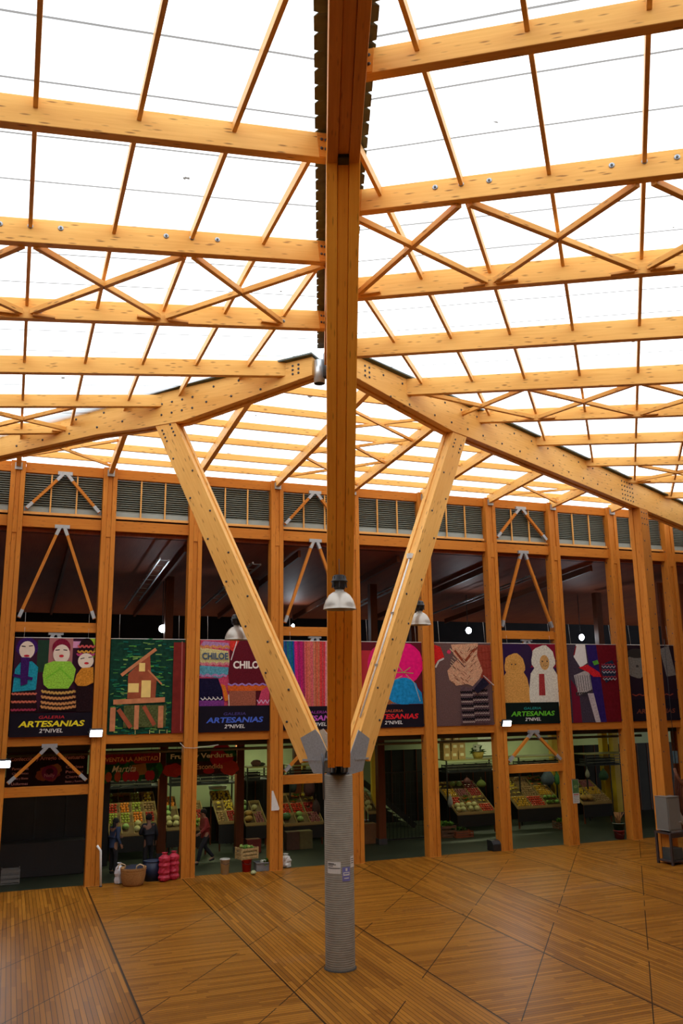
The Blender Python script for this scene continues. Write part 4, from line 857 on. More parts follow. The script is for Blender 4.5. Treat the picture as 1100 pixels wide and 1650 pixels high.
def dr1(a):
    PN=lit(.85,.45,.48); a.rect(0,0,1,.22,lit(.08,.01,.015)); a.txt('Confección y Arreglo de Vestuario',.5,.26,.15,.92,PN,.02)
    a.ell(.53,.60,.13,.10,lit(.34,.06,.07),wob=.12); a.ell(.60,.50,.08,.07,lit(.42,.16,.06),wob=.1); a.ell(.44,.65,.08,.07,lit(.36,.10,.05),wob=.1); a.ell(.53,.58,.10,.09,lit(.28,.03,.11)); a.ell(.53,.55,.05,.04,lit(.10,.01,.04)); a.txt('Nelly',.53,.74,.13,.13,lit(.6,.25,.35),.02)
    for k,(l,r) in enumerate((('Pantalones','Cortinas'),('Chaquetas','Poleras'),('Faldas y Blusas','Cierres'),('Uniformes','Bastas y Ruedos'))):
        a.txt(l,.17,.48+.14*k,.075,.20,PN,.01); a.txt(r,.84,.48+.14*k,.075,.22,PN,.01)
sign(12,1214,139,1266,29.9,lit(.030,.010,.016),'dark clothing repair sign with a round pink logo and small lettering',dr1)
def dr2(a):
    random.seed(4)
    for k in range(60): a.ell(random.random()*.96+.02,random.uniform(.05,.22),.022,.05,lit(.42,.015,.04) if k%2 else lit(.28,.01,.03),8)
    a.poly([(0,.22),(.5,.30),(1,.42),(1,.5),(0,.36)],lit(.35,.02,.02)); a.rect(0,.45,1,1,lit(.01,.06,.02))
    for k in range(14): a.ell(random.random(),random.uniform(.55,.9),.07,.12,lit(.02,random.uniform(.06,.16),.02),9,.1)
    a.poly([(.50,.50),(.75,.45),(.78,.85),(.5,.9)],lit(.36,.16,.03))
    for x in (.1,.26,.40,.50,.58,.80,.86): a.ell(x,.90,.06,.09,lit(.45,.08,.02) if x<.3 else lit(.40,.02,.02),9)
    a.txt('VENTA LA AMISTAD',.5,.36,.16,.94,lit(.90,.42,.16),.02); a.txt('Martita',.36,.74,.24,.42,lit(.85,.75,.45),.005,.3)
sign(167,1212,256,1253,29.9,lit(.25,.01,.03),'fruit stall sign with strawberries and the script name Martita',dr2)
def dr3(a):
    a.rect(0,0,1,.5,lit(.02,.05,.02)); a.ell(.78,.30,.17,.17,lit(.40,.012,.03),wob=.05); a.poly([(.80,.1),(.95,.02),(1,.3),(.9,.35)],lit(.03,.14,.03)); a.ell(.10,.80,.14,.09,lit(.42,.03,.015),wob=.1); a.ell(.20,.86,.10,.05,lit(.50,.04,.02)); a.ell(.90,.80,.13,.10,lit(.42,.04,.02),wob=.1); a.ell(.60,.88,.08,.04,lit(.4,.02,.02))
    a.txt('Frutas y Verduras',.5,.42,.26,.88,lit(.95,.90,.62),.03); a.txt('La Escondida',.55,.80,.20,.50,lit(.80,.55,.25),.01)
sign(268,1209,381,1245,29.9,lit(.05,.015,.012),'Frutas y Verduras sign with painted red fruit and pale letters',dr3)
# storage racks over the stalls (dark slatted shelf with black crates)
CRB=flat((.010,.011,.013),.5); CRD=flat((.45,.28,.10),.8,0,.15,6,'cardboard')
def crate(par_b,c,d,rot,mat,wall=.012):
    w_,l,h=d; ax=V(math.cos(rot),math.sin(rot),0); ay=V(-math.sin(rot),math.cos(rot),0)
    par_b.box(c+V(0,0,.01),(w_,l,.02),mat,rot)
    for sg in (-1,1):
        for z in (h*.2,h*.5,h*.85): 
            par_b.box(c+ay*(sg*l/2)+V(0,0,z),(w_,wall,h*.18),mat,rot); par_b.box(c+ax*(sg*w_/2)+V(0,0,z),(wall,l,h*.18),mat,rot)
        for sx in (-1,1): par_b.box(c+ay*(sg*l/2)+ax*(sx*w_/2)+V(0,0,h/2),(wall*2.5,wall*2.5,h),mat,rot)
def rack(x0,x1,n,lab,z0=2.25,zt=2.72):
    u0,_=un(x0,1250,n); u1,_=un(x1,1250,n); t=thing('storage_rack',lab,'rack',W((u0+u1)/2,n,0),AW,'dark overhead racks of the stalls')
    b=MB(); b.box(W((u0+u1)/2,n,z0),(u1-u0,.9,.05),CRB,AW); part('shelf',b,t); b=MB(); b.box(W((u0+u1)/2,n,zt),(u1-u0,.9,.04),flat((.30,.26,.08),.7),AW); part('top_board',b,t)
    for uu in (u0,u1):
        for dn in (-.42,.42): b=MB(); b.beam(W(uu,n+dn,0),W(uu,n+dn,zt),.05,.05,CRB,up=N); part('leg',b,t)
    for k in range(3): b=MB(); b.beam(W(u0,n-.43,z0+.12+k*.12),W(u1,n-.43,z0+.12+k*.12),.02,.025,flat((.16,.16,.12),.5,.4)); part('front_bar',b,t)
    return u0,u1
rk=[(168,255,32.6,'dark overhead rack of the Martita stall'),(272,378,32.6,'dark overhead rack of the Frutas y Verduras stall'),(394,430,33.2,'dark overhead rack between the Verduras sign and the hanging yarn post'),(462,520,33.2,'dark overhead rack behind the short rail under hanging yarn'),(712,797,32.6,'dark overhead rack below the slippers banner, under the cardboard boxes'),(828,905,32.8,'dark overhead rack below the toy sheep banner'),(936,1000,32.8,'dark overhead rack below the woven scarves banner')]
RK=[rack(*r) for r in rk]
for (u0,u1),r in zip(RK,rk):
    n=r[2]; k=0; uu=u0+.28
    while uu<u1-.25:
        b=MB(); crate(b,W(uu,n-.1,2.28),(.48,.36,.26),AW,CRB); solo('plastic_crate',b,'black crate on the '+r[3],'crate',W(uu,n-.1,2.28),AW,'black crates on the '+r[3].replace('dark ','')); uu+=.54
# things standing on the racks
def cbox(x,y,n,w_,h,lab,grp=None,m=CRD):
    uu,zz=un(x,y,n); t=thing('cardboard_box',lab,'box',W(uu,n,zz-h/2),AW,grp); b=MB(); b.box(W(uu,n,zz),(w_,.36,h),m,AW); part('box_body',b,t,.004)
    b=MB(); b.box(W(uu,n-.182,zz+h*.05),(w_*.5,.004,h*.35),flat((.70,.62,.30),.7),AW); part('printed_panel',b,t); b=MB(); b.box(W(uu,n,zz+h/2+.003),(w_*.98,.06,.006),flat((.6,.5,.25),.5),AW); part('tape',b,t)
n=32.5; _,zt=un(720,1227,n)
ZB=2.74
def px_u(x,n): return un(x,1220,n)[0]
GB='cardboard boxes stacked below the slippers banner'
for r_,(xs,zz,hh) in enumerate((((717,729,741),ZB+.16,.32),((717,730,741),ZB+.49,.32),((719,733),ZB+.81,.30))):
    for j,x in enumerate(xs):
        uu=px_u(x,n); t=thing('cardboard_box',f'cardboard box in the {["bottom","middle","top"][r_]} row of the stack, {ORD[j]} from the post, on the rack','box',W(uu,n,zz-hh/2),AW,GB)
        b=MB(); b.box(W(uu,n,zz),(.30,.36,hh),CRD,AW); part('box_body',b,t,.004); b=MB(); b.box(W(uu,n-.183,zz+.03),(.16,.004,.11),flat((.72,.66,.40),.7),AW); part('printed_panel',b,t); b=MB(); b.box(W(uu,n,zz+hh/2+.003),(.29,.05,.004),flat((.6,.5,.25),.5),AW); part('tape',b,t)
GRN=[flat(c,.7,0,.5,18,spec=.2) for c in ((.05,.12,.02),(.10,.22,.03),(.16,.34,.06),(.30,.42,.10))]
def leafy(b,c,r,mat,nl=26,up=.5):
    for k in range(nl):
        a=random.uniform(0,6.283); e=random.uniform(-.1,1.3); d=V(math.cos(a)*math.cos(e),math.sin(a)*math.cos(e),math.sin(e)); L=r*random.uniform(.6,1.1)
        s_=d.cross(V(0,0,1)).normalized()*L*.22; i=len(b.v); m=c+d*L*.6+V(0,0,.02); b.v+= [c,m+s_,c+d*L-V(0,0,L*.12),m-s_]; b.face([i,i+1,i+2,i+3],[(0,0)]*4,mat)
uu=px_u(770,n); t=thing('potted_plant','leafy plant in a yellow basket on the rack beside the stacked cardboard boxes','plant',W(uu,n,ZB),AW)
b=MB(); b.lathe([(.0,0),(.18,0),(.26,.26),(.24,.26),(.17,.03),(0,.03)],W(uu,n,ZB),flat((.50,.36,.06),.7,0,.3,12),20); part('basket',b,t); b=MB(); leafy(b,W(uu,n,ZB+.22),.42,GRN[0],40); part('foliage',b,t)
b=MB(); b.box(W(uu-.05,n-.05,ZB+.42),(.3,.2,.26),flat((.75,.78,.66),.6),AW+.4); solo('white_package',b,'white package tucked into the basket plant on the rack','package',W(uu-.05,n-.05,ZB+.3),AW)
uu,_=un(787,1205,36.7); b=MB(); b.box(W(uu,36.74,3.05),(1.1,.05,1.05),flat((.78,.80,.66),.6),AW); solo('wall_board',b,'pale square board fixed to the lit market wall behind the plant','board',W(uu,36.7,2.6),AW,None,.01)
uu=px_u(412,33.2); b=MB(); b.ball(W(uu,33.2,2.84),(.20,.16,.13),flat((.14,.06,.04),.8,0,.4,10),12,8,.12); b.ball(W(uu+.22,33.2,2.80),(.16,.12,.07),flat((.05,.05,.03),.8),10,6,.1); solo('cloth_bundle',b,'dark lumpy bundle on a yellow topped rack beside the hanging yarn post','bundle',W(uu,33.2,2.74),AW)
# ---------------------------------------------------------------- produce
def fruitmesh(kind):
    b=MB()
    if kind=='apple': m=flat((.42,.03,.02),.35,0,.35,9); b.lathe([(.0,.004),(.018,-.0),(.034,.016),(.039,.038),(.032,.060),(.014,.070),(.0,.062)],(0,0,0),m,10)
    elif kind=='green_apple': m=flat((.42,.48,.06),.35,0,.3,9); b.lathe([(.0,.004),(.018,-.0),(.034,.016),(.039,.038),(.032,.060),(.014,.070),(.0,.062)],(0,0,0),m,10)
    elif kind=='orange': b.ball((0,0,.04),.041,flat((.80,.24,.015),.5,0,.15,30),10,7)
    elif kind=='tomato': b.lathe([(.0,0),(.025,.002),(.042,.022),(.040,.042),(.022,.056),(.0,.052)],(0,0,0),flat((.62,.045,.015),.3,0,.2,9),10)
    elif kind=='lemon': b.lathe([(.0,-.012),(.008,-.004),(.024,.012),(.032,.035),(.024,.060),(.008,.074),(.0,.080)],(0,0,0.02),flat((.78,.55,.03),.4,0,.15,20),10,axis=V(.9,.3,.25).normalized())
    elif kind=='potato': b.ball((0,0,.035),(.052,.036,.034),flat((.40,.24,.10),.8,0,.3,16),9,6,.1)
    elif kind=='melon': b.ball((0,0,.10),(.12,.11,.105),flat((.55,.50,.22),.6,0,.35,24),14,9,.02)
    elif kind=='cabbage': b.ball((0,0,.10),(.12,.12,.10),flat((.32,.50,.14),.6,0,.35,16),12,8,.06); leafy(b,V(0,0,.03),.17,GRN[2],10)
    elif kind=='lettuce': b.ball((0,0,.07),(.09,.09,.07),flat((.20,.36,.06),.7,0,.4,18),10,6,.12); leafy(b,V(0,0,.02),.17,GRN[1],18)
    elif kind=='onion': b.lathe([(.0,0),(.02,.003),(.038,.025),(.034,.048),(.010,.068),(.004,.085)],(0,0,0),flat((.34,.10,.10),.4,0,.3,12),10)
    elif kind=='pepper': b.lathe([(.0,0),(.022,.004),(.032,.03),(.036,.062),(.022,.078),(.0,.070)],(0,0,0),flat((.65,.35,.02),.3,0,.3,9),8)
    elif kind=='banana_bunch':
        for k in range(5):
            a=-.5+k*.25; b.tube([V(0,0,.07),V(math.sin(a)*.05,.04,.10),V(math.sin(a)*.09,.10,.09),V(math.sin(a)*.11,.15,.05)],[.010,.019,.018,.006],flat((.75,.56,.05),.5,0,.2,14),6)
    elif kind=='carrot_bunch':
        for k in range(5): b.lathe([(.002,0),(.012,.05),(.020,.16),(.004,.17)],(k*.03-.06,0,.02),flat((.75,.20,.02),.6),7,axis=V(0,1,.1).normalized())
        leafy(b,V(0,.18,.03),.14,GRN[1],12)
    elif kind=='pumpkin': b.ball((0,0,.11),(.16,.16,.11),flat((.45,.25,.05),.6,0,.4,10),16,8,.03)
    elif kind=='watermelon': b.ball((0,0,.13),(.18,.15,.135),flat((.06,.16,.04),.4,0,.6,22),14,9)
    return b.mesh(kind)
FM={}
SIZ=dict(apple=.078,green_apple=.078,orange=.082,tomato=.084,lemon=.08,potato=.09,melon=.22,cabbage=.25,lettuce=.22,onion=.078,pepper=.08,banana_bunch=.22,carrot_bunch=.22,pumpkin=.32,watermelon=.34)
CATW=dict(apple='apple',green_apple='apple',orange='orange',tomato='tomato',lemon='lemon',potato='potato',melon='melon',cabbage='cabbage',lettuce='lettuce',onion='onion',pepper='pepper',banana_bunch='bananas',carrot_bunch='carrots',pumpkin='pumpkin',watermelon='watermelon')
COLW=dict(apple='red apple',green_apple='yellow-green apple',orange='round orange',tomato='red tomato',lemon='yellow lemon',potato='brown potato',melon='pale melon',cabbage='light green cabbage',lettuce='leafy green lettuce',onion='purple onion',pepper='orange-yellow pepper',banana_bunch='yellow banana bunch',carrot_bunch='orange carrot bunch',pumpkin='dull orange pumpkin',watermelon='dark green watermelon')
def heap(kind,u0,u1,n0,n1,z0,z1,where,group,layers=1,sc=1.25,lim=40,fill=1.0):
    """fruit laid in rows over a sloping tray (u0..u1 along the wall, n0 front edge at z0, n1 back at z1)"""
    if kind not in FM: FM[kind]=fruitmesh(kind)
    s_=SIZ[kind]*sc; cnt=0
    for l in range(layers):
        nu=max(1,int((u1-u0-l*s_)/s_)); nn_=max(1,int((math.hypot(n1-n0,z1-z0)-l*s_)/s_))
        for j in range(nn_):
            for i in range(nu):
                if cnt>=lim or random.random()>fill: continue
                fu=u0+(i+.5+l*.5)*s_+((j%2)*.3-.15)*s_*.5; f=(j+.5+l*.5)/max(1,nn_+l); nn=n0+(n1-n0)*f; z=z0+(z1-z0)*f+l*s_*.62+random.uniform(0,.008)
                o=D.objects.new(kind,FM[kind]); COL.objects.link(o); o.location=W(fu+random.uniform(-.004,.004),nn,z); o.rotation_euler=(random.uniform(-.3,.3),random.uniform(-.3,.3),random.uniform(0,6.28)); q=sc*.98; o.scale=(q,q,q)
                tag(o,f'{COLW[kind]} in the {where}',CATW[kind],group); cnt+=1
def stall(lab,u0,u1,n0,n1,z0,z1,cols,blocks,where,tiers=2,skirt=BLACK):
    """sloping display: cols x tiers trays, blocks[tier][col]=kind"""
    t=thing('market_stall',lab,'market stall',W((u0+u1)/2,n0,0),AW)
    b=MB(); b.prism([(n0,z0-.03),(n1,z1-.03),(n1,z1-.07),(n0,z0-.07)],U*((u0+u1)/2),N,V(0,0,1),u1-u0,flat((.16,.10,.04),.8)); part('display_board',b,t)
    for uu in (u0+.05,u1-.05):
        for nn,zz in ((n0+.04,z0-.05),(n1-.04,z1-.06)): b=MB(); b.beam(W(uu,nn,0),W(uu,nn,zz),.05,.05,WDK,up=N); part('leg',b,t)
    b=MB(); b.box(W((u0+u1)/2,n0-.015,(z0-.05)/2+.12),(u1-u0,.02,z0-.32),skirt,AW); part('front_skirt',b,t)
    slope=(z1-z0)/(n1-n0)
    for k in range(cols+1):
        uu=u0+(u1-u0)*k/cols; b=MB(); b.beam(W(uu,n0,z0+.0),W(uu,n1,z1+.0),.02,.09,flat((.40,.27,.10),.8)); part('tray_side',b,t)
    for k in range(tiers+1):
        f=k/tiers; b=MB(); b.beam(W(u0,n0+(n1-n0)*f,z0+(z1-z0)*f+.01),W(u1,n0+(n1-n0)*f,z0+(z1-z0)*f+.01),.02,.10,flat((.40,.27,.10),.8)); part('tray_rail',b,t)
    for r_ in range(tiers):
        for c_ in range(cols):
            kd=blocks[r_][c_]
            if not kd: continue
            a0=u0+(u1-u0)*c_/cols+.02; a1=u0+(u1-u0)*(c_+1)/cols-.02; f0,f1=r_/tiers,(r_+1)/tiers
            rn_=['front','middle','back','top'][min(3,r_ if tiers>2 or r_==0 else 2)]
            heap(kd,a0,a1,n0+(n1-n0)*f0+.02,n0+(n1-n0)*f1-.02,z0+(z1-z0)*f0,z0+(z1-z0)*f1,f'{rn_} row, {ORD[c_]} tray, {where}',f'{CATW[kd]} heap, {rn_} row tray {ORD[c_]}, {where}',1,1.25 if SIZ[kd]<.2 else 1.0,40,.97)
u_=lambda x,n,y=1340: un(x,y,n)[0]
random.seed(21)
stall('wide sloping fruit stall under the Martita sign',u_(176,31.4),u_(256,31.4),31.3,33.0,.80,1.95,4,[['lettuce','cabbage','melon','lettuce'],['green_apple','green_apple','orange','apple'],['tomato','orange','green_apple','potato'],['lettuce','carrot_bunch','green_apple','lemon']],'stall under the Martita sign',4)
stall('small orange and melon stall beside the wooden house post',u_(268,31.6),u_(291,31.6),31.6,33.0,.85,1.75,1,[['melon'],['cabbage'],['orange']],'stall beside the wooden house post',3)
stall('fruit stall under the Verduras sign nearest the post',u_(310,31.2),u_(334,31.2),31.2,32.6,.85,1.60,2,[['lettuce','green_apple'],['green_apple','apple'],['orange','potato']],'first stall under the Verduras sign',3)
stall('stall of yellow fruit under the Verduras sign by the dark post',u_(352,31.6),u_(384,31.6),31.6,33.2,.95,1.85,2,[['potato','apple'],['banana_bunch','lemon'],['lemon','lemon']],'yellow stall under the Verduras sign',3)
stall('dim vegetable stall between dark post and the hanging yarn post',u_(396,32.2),u_(430,32.2),32.2,33.4,.75,1.4,2,[['pumpkin','onion'],['cabbage','melon']],'dim stall past the Verduras sign',2)
stall('vegetable stall below the short rail under hanging yarn',u_(458,31.5),u_(521,31.5),31.5,33.0,.75,1.65,3,[['watermelon','cabbage','onion'],['tomato','tomato','apple'],['cabbage','carrot_bunch','banana_bunch']],'stall behind the short rail',3)
stall('big fruit stall below the slippers banner',u_(738,31.4),u_(800,31.4),31.4,33.2,.75,1.75,3,[['melon','melon','tomato'],['tomato','carrot_bunch','banana_bunch'],['pepper','onion','apple'],['banana_bunch','cabbage','apple']],'stall below the slippers banner',4)
stall('sloping produce stall below the toy sheep banner',u_(832,31.8),u_(904,31.8),31.6,33.2,.80,1.80,3,[['pepper','tomato','lettuce'],['banana_bunch','potato','pepper'],['lemon','potato','carrot_bunch']],'stall below the toy sheep banner',3)
stall('dim produce stall below the woven scarves banner',u_(938,31.8),u_(984,31.8),31.6,33.0,.80,1.55,2,[['pumpkin','potato'],['lemon','pepper'],['lettuce','onion']],'stall below the woven scarves banner',3)
stall('small stall glimpsed just past the concrete column',u_(588,32.6),u_(604,32.6),32.2,33.4,.9,1.5,1,[['melon'],['potato']],'small stall past the concrete column',2)
# ---------------------------------------------------------------- dark backs, gate and clutter of the market
DRKW=flat((.018,.016,.013),.8,0,.4,2)
def backdrop(x0,x1,n,z,lab):  # dark panels added to darken the wall seen behind the stalls
    u0,u1=u_(x0,n),u_(x1,n); t=thing('added_dark_backing',lab,'partition',W((u0+u1)/2,n,0),AW); b=MB(); b.box(W((u0+u1)/2,n,z/2),(u1-u0,.04,z),DRKW,AW); part('panel',b,t)
    for k in range(int((u1-u0)/.6)+1): b=MB(); b.beam(W(u0+.6*k,n-.03,0),W(u0+.6*k,n-.03,z),.04,.03,WDK,up=N); part('batten',b,t)
backdrop(160,258,33.7,2.3,'added dark backing behind the Martita fruit stall'); backdrop(386,530,34.2,2.3,'added dark backing behind the stalls under the hanging yarn banner')
backdrop(704,800,34.0,2.3,'added dark backing behind the fruit stall below the slippers banner'); backdrop(824,912,34.2,2.3,'added dark backing behind the stall below the toy sheep banner'); backdrop(930,1100,34.2,3.0,'added dark backing behind the stall below the woven scarves banner')
backdrop(298,354,34.0,1.25,'low added dark backing behind the first Verduras stall'); backdrop(256,297,34.4,1.2,'low added dark backing beside the wooden house post'); backdrop(352,392,33.9,1.0,'low added dark backing behind the yellow fruit')
# closed clothing shop at the far end
t=thing('closed_shop','closed dark clothing repair shop under the pink logo sign','shop',W(1.2,30.4,0),AW)
b=MB(); b.box(W(.2,30.5,1.45),(6.2,.06,2.9),flat((.010,.009,.009),.6,0,.4,3),AW); part('shutter',b,t)
for k in range(7): b=MB(); b.beam(W(-2.8+.95*k,30.45,0),W(-2.8+.95*k,30.45,2.9),.05,.05,BLACK,up=N); part('shutter_rib',b,t)
b=MB(); b.box(W(.9,29.9,.5),(3.2,.7,1.0),flat((.016,.012,.012),.7),AW); part('counter',b,t,.01)
u0_,n0_=gn(15,1392); b=MB(); crate(b,W(.35,28.9,0),(.5,.4,.42),AW,flat((.16,.15,.14),.6)); solo('grey_bin',b,'dim grey open crate on the dark floor under the clothing repair sign','crate',W(.35,28.9,0),AW)
# wood panelling past the last banner
t=thing('timber_partition','brown slatted timber partition behind the last posts beyond grey knitwear banner','partition',W(27,28.6,0),AW)
b=MB(); b.box(W(28.2,28.62,4.9),(6.4,.06,9.8),WDK,AW); part('panel',b,t)
for k in range(15): b=MB(); b.beam(W(25.2+.42*k,28.56,0),W(25.2+.42*k,28.56,9.8),.09,.06,wood('slat_timber',(.20,.055,.012),(.28,.085,.02),knots=.3) if k==0 else D.materials['slat_timber'],up=N); part('slat',b,t)
# black gate with bars
gu0,gu1=u_(618,31),u_(684,31); t=thing('metal_gate','black barred metal gate standing open-gridded below the pink wool banner','gate',W((gu0+gu1)/2,31,0),AW)
b=MB(); b.beam(W(gu0,31,.06),W(gu1,31,.06),.04,.05,BLACK); b.beam(W(gu0,31,2.45),W(gu1,31,2.45),.04,.05,BLACK); b.beam(W(gu0,31,0),W(gu0,31,2.5),.05,.05,BLACK,up=N); b.beam(W(gu1,31,0),W(gu1,31,2.5),.05,.05,BLACK,up=N); part('gate_frame',b,t)
for k in range(11):
    uu=gu0+(gu1-gu0)*(k+.5)/11; b=MB(); b.beam(W(uu,31,.08),W(uu,31,2.43),.014,.014,BLACK,up=N); part('bar',b,t)
for z in (.5,.9,1.3,1.7,2.1): b=MB(); b.beam(W(gu0,31,z),W(gu1,31,z),.012,.012,BLACK); part('cross_bar',b,t)
STW=flat((.50,.52,.36),.7,0,.2,6)
t=thing('staircase','pale flight of steps rising behind the black gate','stairs',W(u_(655,33.4),33.4,0),AW); su=u_(676,33.4)
for k in range(9):
    b=MB(); b.box(W(su-.24*k-.12,34.4,.2+.19*k),(.26,1.1,.05),STW,AW); part('step',b,t)
b=MB(); b.beam(W(su,33.8,.05),W(su-2.3,33.8,1.9),.05,.22,BLACK); part('stringer',b,t)
backdrop(612,700,35.6,3.0,'added dark backing behind the pale steps and the black gate')
def bag(lab,x,y,n,rx,rz,m,name='hanging_bag',cat='bag'):
    uu,zz=un(x,y,n); t=thing(name,lab,cat,W(uu,n,zz-rz),AW)
    b=MB(); b.lathe([(0,-rz),(rx*.6,-rz*.95),(rx,-rz*.5),(rx*.95,0),(rx*.6,rz*.55),(rx*.2,rz*.85),(rx*.28,rz)],W(uu,n,zz),m,14,sq=(1,.6)); part('sack',b,t)
    b=MB(); b.tube([W(uu,n,zz+rz*.9),W(uu,n,zz+rz*1.5)],.008,m,5); part('tie',b,t)
random.seed(5)
for x,y,n,rx,rz,c,w_ in ((498,1265,32.2,.22,.42,(.06,.015,.02),'dark red cloth bag hanging under the rack by the concrete column'),(472,1262,32.2,.14,.34,(.02,.03,.03),'dark hanging bag beside the hanging yarn post'),(509,1300,32.0,.16,.3,(.05,.02,.02),'dark drooping bag over the vegetables by the column'),
    (725,1290,31.9,.10,.26,(.30,.30,.30),'grey hanging plastic bag near the slippers banner post'),(775,1262,31.9,.20,.16,(.12,.16,.02),'net bag of green fruit hanging over the big fruit stall'),(752,1258,31.9,.16,.14,(.12,.03,.03),'reddish net bag hanging over the big fruit stall'),
    (882,1252,32.3,.30,.32,(.08,.11,.16),'grey-blue plastic sheet bag hanging over the stall below sheep banner'),(897,1254,32.2,.13,.26,(.04,.20,.05),'green hanging bag below the toy sheep banner'),(946,1246,32.3,.10,.18,(.32,.32,.26),'small pale hanging bag below the woven scarves banner'),(972,1248,32.3,.22,.24,(.02,.07,.03),'dark green hanging bundle below the woven scarves banner')): bag(w_,x,y,n,rx,rz,flat(c,.7,0,.35,10))
# greens in boxes beside the big stall
for x,y,k,lab in ((718,1322,2,'low crate of pale leaf vegetables beside the slippers banner post'),(737,1330,0,'crate of dark leaf vegetables on the floor before the big fruit stall'),(905,1316,1,'crate of leafy greens at the edge of the stall below sheep banner')):
    n=31.0; uu,zz=un(x,y,n); t=thing('vegetable_crate',lab,'crate',W(uu,n,0),AW); b=MB(); crate(b,W(uu,n,0),(.6,.45,max(.25,zz-.15)),AW,flat((.16,.08,.04),.8)); part('crate_body',b,t); b=MB(); 
    for q in range(5): leafy(b,W(uu-.2+.1*q,n+random.uniform(-.1,.1),max(.25,zz-.15)-.04),.22,GRN[k],18)
    part('leaves',b,t)['kind']='stuff'
uu=u_(746,30.7,1345); b=MB(); crate(b,W(uu,30.75,0),(.72,.35,.24),AW,flat((.30,.08,.03),.8)); solo('wooden_crate',b,'low reddish wooden crate on the floor before the big fruit stall','crate',W(uu,30.75,0),AW)
for x0,z,c,lab in ((470,.3,(.10,.05,.03),'brown carton on the floor under the short rail'),(490,.3,(.14,.12,.04),'yellowish carton on the floor under the short rail by the concrete column'),(594,.35,(.20,.09,.03),'brown carton on the floor just past the concrete column'),(407,.22,(.20,.03,.02),'red carton on the floor past the Verduras stalls')):
    uu=u_(x0,31,1350); t=thing('floor_carton',lab,'box',W(uu,31,0),AW); b=MB(); b.box(W(uu,31,z),(.5,.4,z*2),flat(c,.8,0,.2,8),AW); part('box_body',b,t,.005); b=MB(); b.box(W(uu,31,z*2+.003),(.49,.06,.005),flat((.4,.33,.15),.5),AW); part('tape',b,t)
b=MB(); uu,zz=un(350,1273,36.6); b.box(W(uu,36.74,zz),(.30,.04,.40),flat((.02,.32,.10),.6),AW); solo('green_notice',b,'small green sign on the market wall under the Verduras sign','sign',W(uu,36.74,zz-.2),AW)
b=MB(); uu,zz=un(350,1293,33.4); b.lathe([(0,0),(.32,.0),(.36,.14),(.33,.14),(.29,.02),(0,.02)],W(uu,33.4,1.93),flat((.62,.66,.50),.4),20,sq=(1,.7)); solo('weighing_tray',b,'pale shallow tray standing above the yellow fruit','tray',W(uu,33.4,1.93),AW)
# ---------------------------------------------------------------- things on the timber floor edge
def F(x,y): u,n=gn(x,y); return W(u,n,0)
p=F(162,1429); t=thing('white_pole','slim white pole leaning against the post beside the wooden house banner','pole',p,AW); b=MB(); b.tube([p+V(0,0,.01),p+N*.06-U*.04+V(0,0,.98),p+N*.1-U*.14+V(0,0,1.12)],.035,WHITE,8); part('tube',b,t)
b=MB(); b.lathe([(.045,0),(.045,.03),(0,.03)],p,BLACK,10); part('foot',b,t)
def wrap(lab,p,r,h,m,name,cat,knot=.25,wob=.10,group=None):
    t=thing(name,lab,cat,p,AW,group); b=MB(); seg=16; i0=len(b.v); rr=[]
    prof=[(.6,.0),(.95,.05),(1,.2),(.9,.35),(1,.5),(.88,.65),(.78,.78),(.40,.88),(.22,.93),(.5,1.0)]
    for rad,z in prof:
        for k in range(seg): a=k*2*math.pi/seg; q=rad*r*(1+random.uniform(-wob,wob)); b.v.append(p+V(math.cos(a)*q,math.sin(a)*q,z*h))
    for i in range(len(prof)-1):
        for k in range(seg): j=(k+1)%seg; b.face((i*seg+k,i*seg+j,(i+1)*seg+j,(i+1)*seg+k),[(0,0)]*4,m,False)
    b.face(list(range(seg))[::-1],[(0,0)]*seg,m); part('bag_body',b,t)
    b=MB(); b.lathe([(.24*r,.90*h),(.27*r,.93*h),(.24*r,.96*h)],p,flat((.3,.3,.3),.6),12); part('tie',b,t); return t
wrap('upright crumpled white plastic bag standing left of the wicker basket',F(191,1424),.13,.58,flat((.62,.62,.66),.4,0,.15,14),'plastic_bag','bag')
p=F(214,1426); WK=flat((.40,.19,.055),.8,0,.45,38)
t=thing('wicker_basket','round brown wicker basket with loop handles on the floor edge','basket',p,AW)
b=MB(); b.lathe([(0,0),(.27,.0),(.31,.06),(.355,.30),(.36,.46),(.375,.49),(.345,.49),(.33,.30),(.28,.08),(0,.04)],p,WK,36); part('woven_bowl',b,t)
b=MB()
for k in range(7): b.lathe([(.305+.01*k,.06+.06*k),(.315+.01*k,.08+.06*k),(.307+.01*k,.10+.06*k)],p,WK,36)
part('weave_band',b,t)
for e in (-1,1):
    b=MB(); c=p+U*(.14 if e>0 else -.34)+N*(-.32 if e>0 else -.02); b.tube([c+U*(-.11)+V(0,0,.47),c+U*-.09+V(0,0,.57),c+V(0,0,.61),c+U*.09+V(0,0,.57),c+U*.11+V(0,0,.47)],.018,flat((.55,.40,.24),.7),7); part('handle',b,t)
b=MB(); b.ball(p+V(0,0,.42),(.30,.28,.14),flat((.012,.014,.03),.8,0,.5,9),14,8,.12); solo('dark_cloth',b,'dark cloth heaped inside the wicker basket','cloth',p+V(0,0,.3),AW)
p=F(245,1418); t=thing('blue_bin','dark blue plastic bin on the floor between wicker basket and red net sacks','bin',p,AW); b=MB(); b.lathe([(0,0),(.24,0),(.27,.55),(.25,.55),(.22,.03),(0,.03)],p,flat((.010,.018,.05),.5),20); part('bin_body',b,t); b=MB(); b.lathe([(.265,.53),(.29,.55),(.265,.57)],p,flat((.014,.025,.07),.5),20); part('rim',b,t)
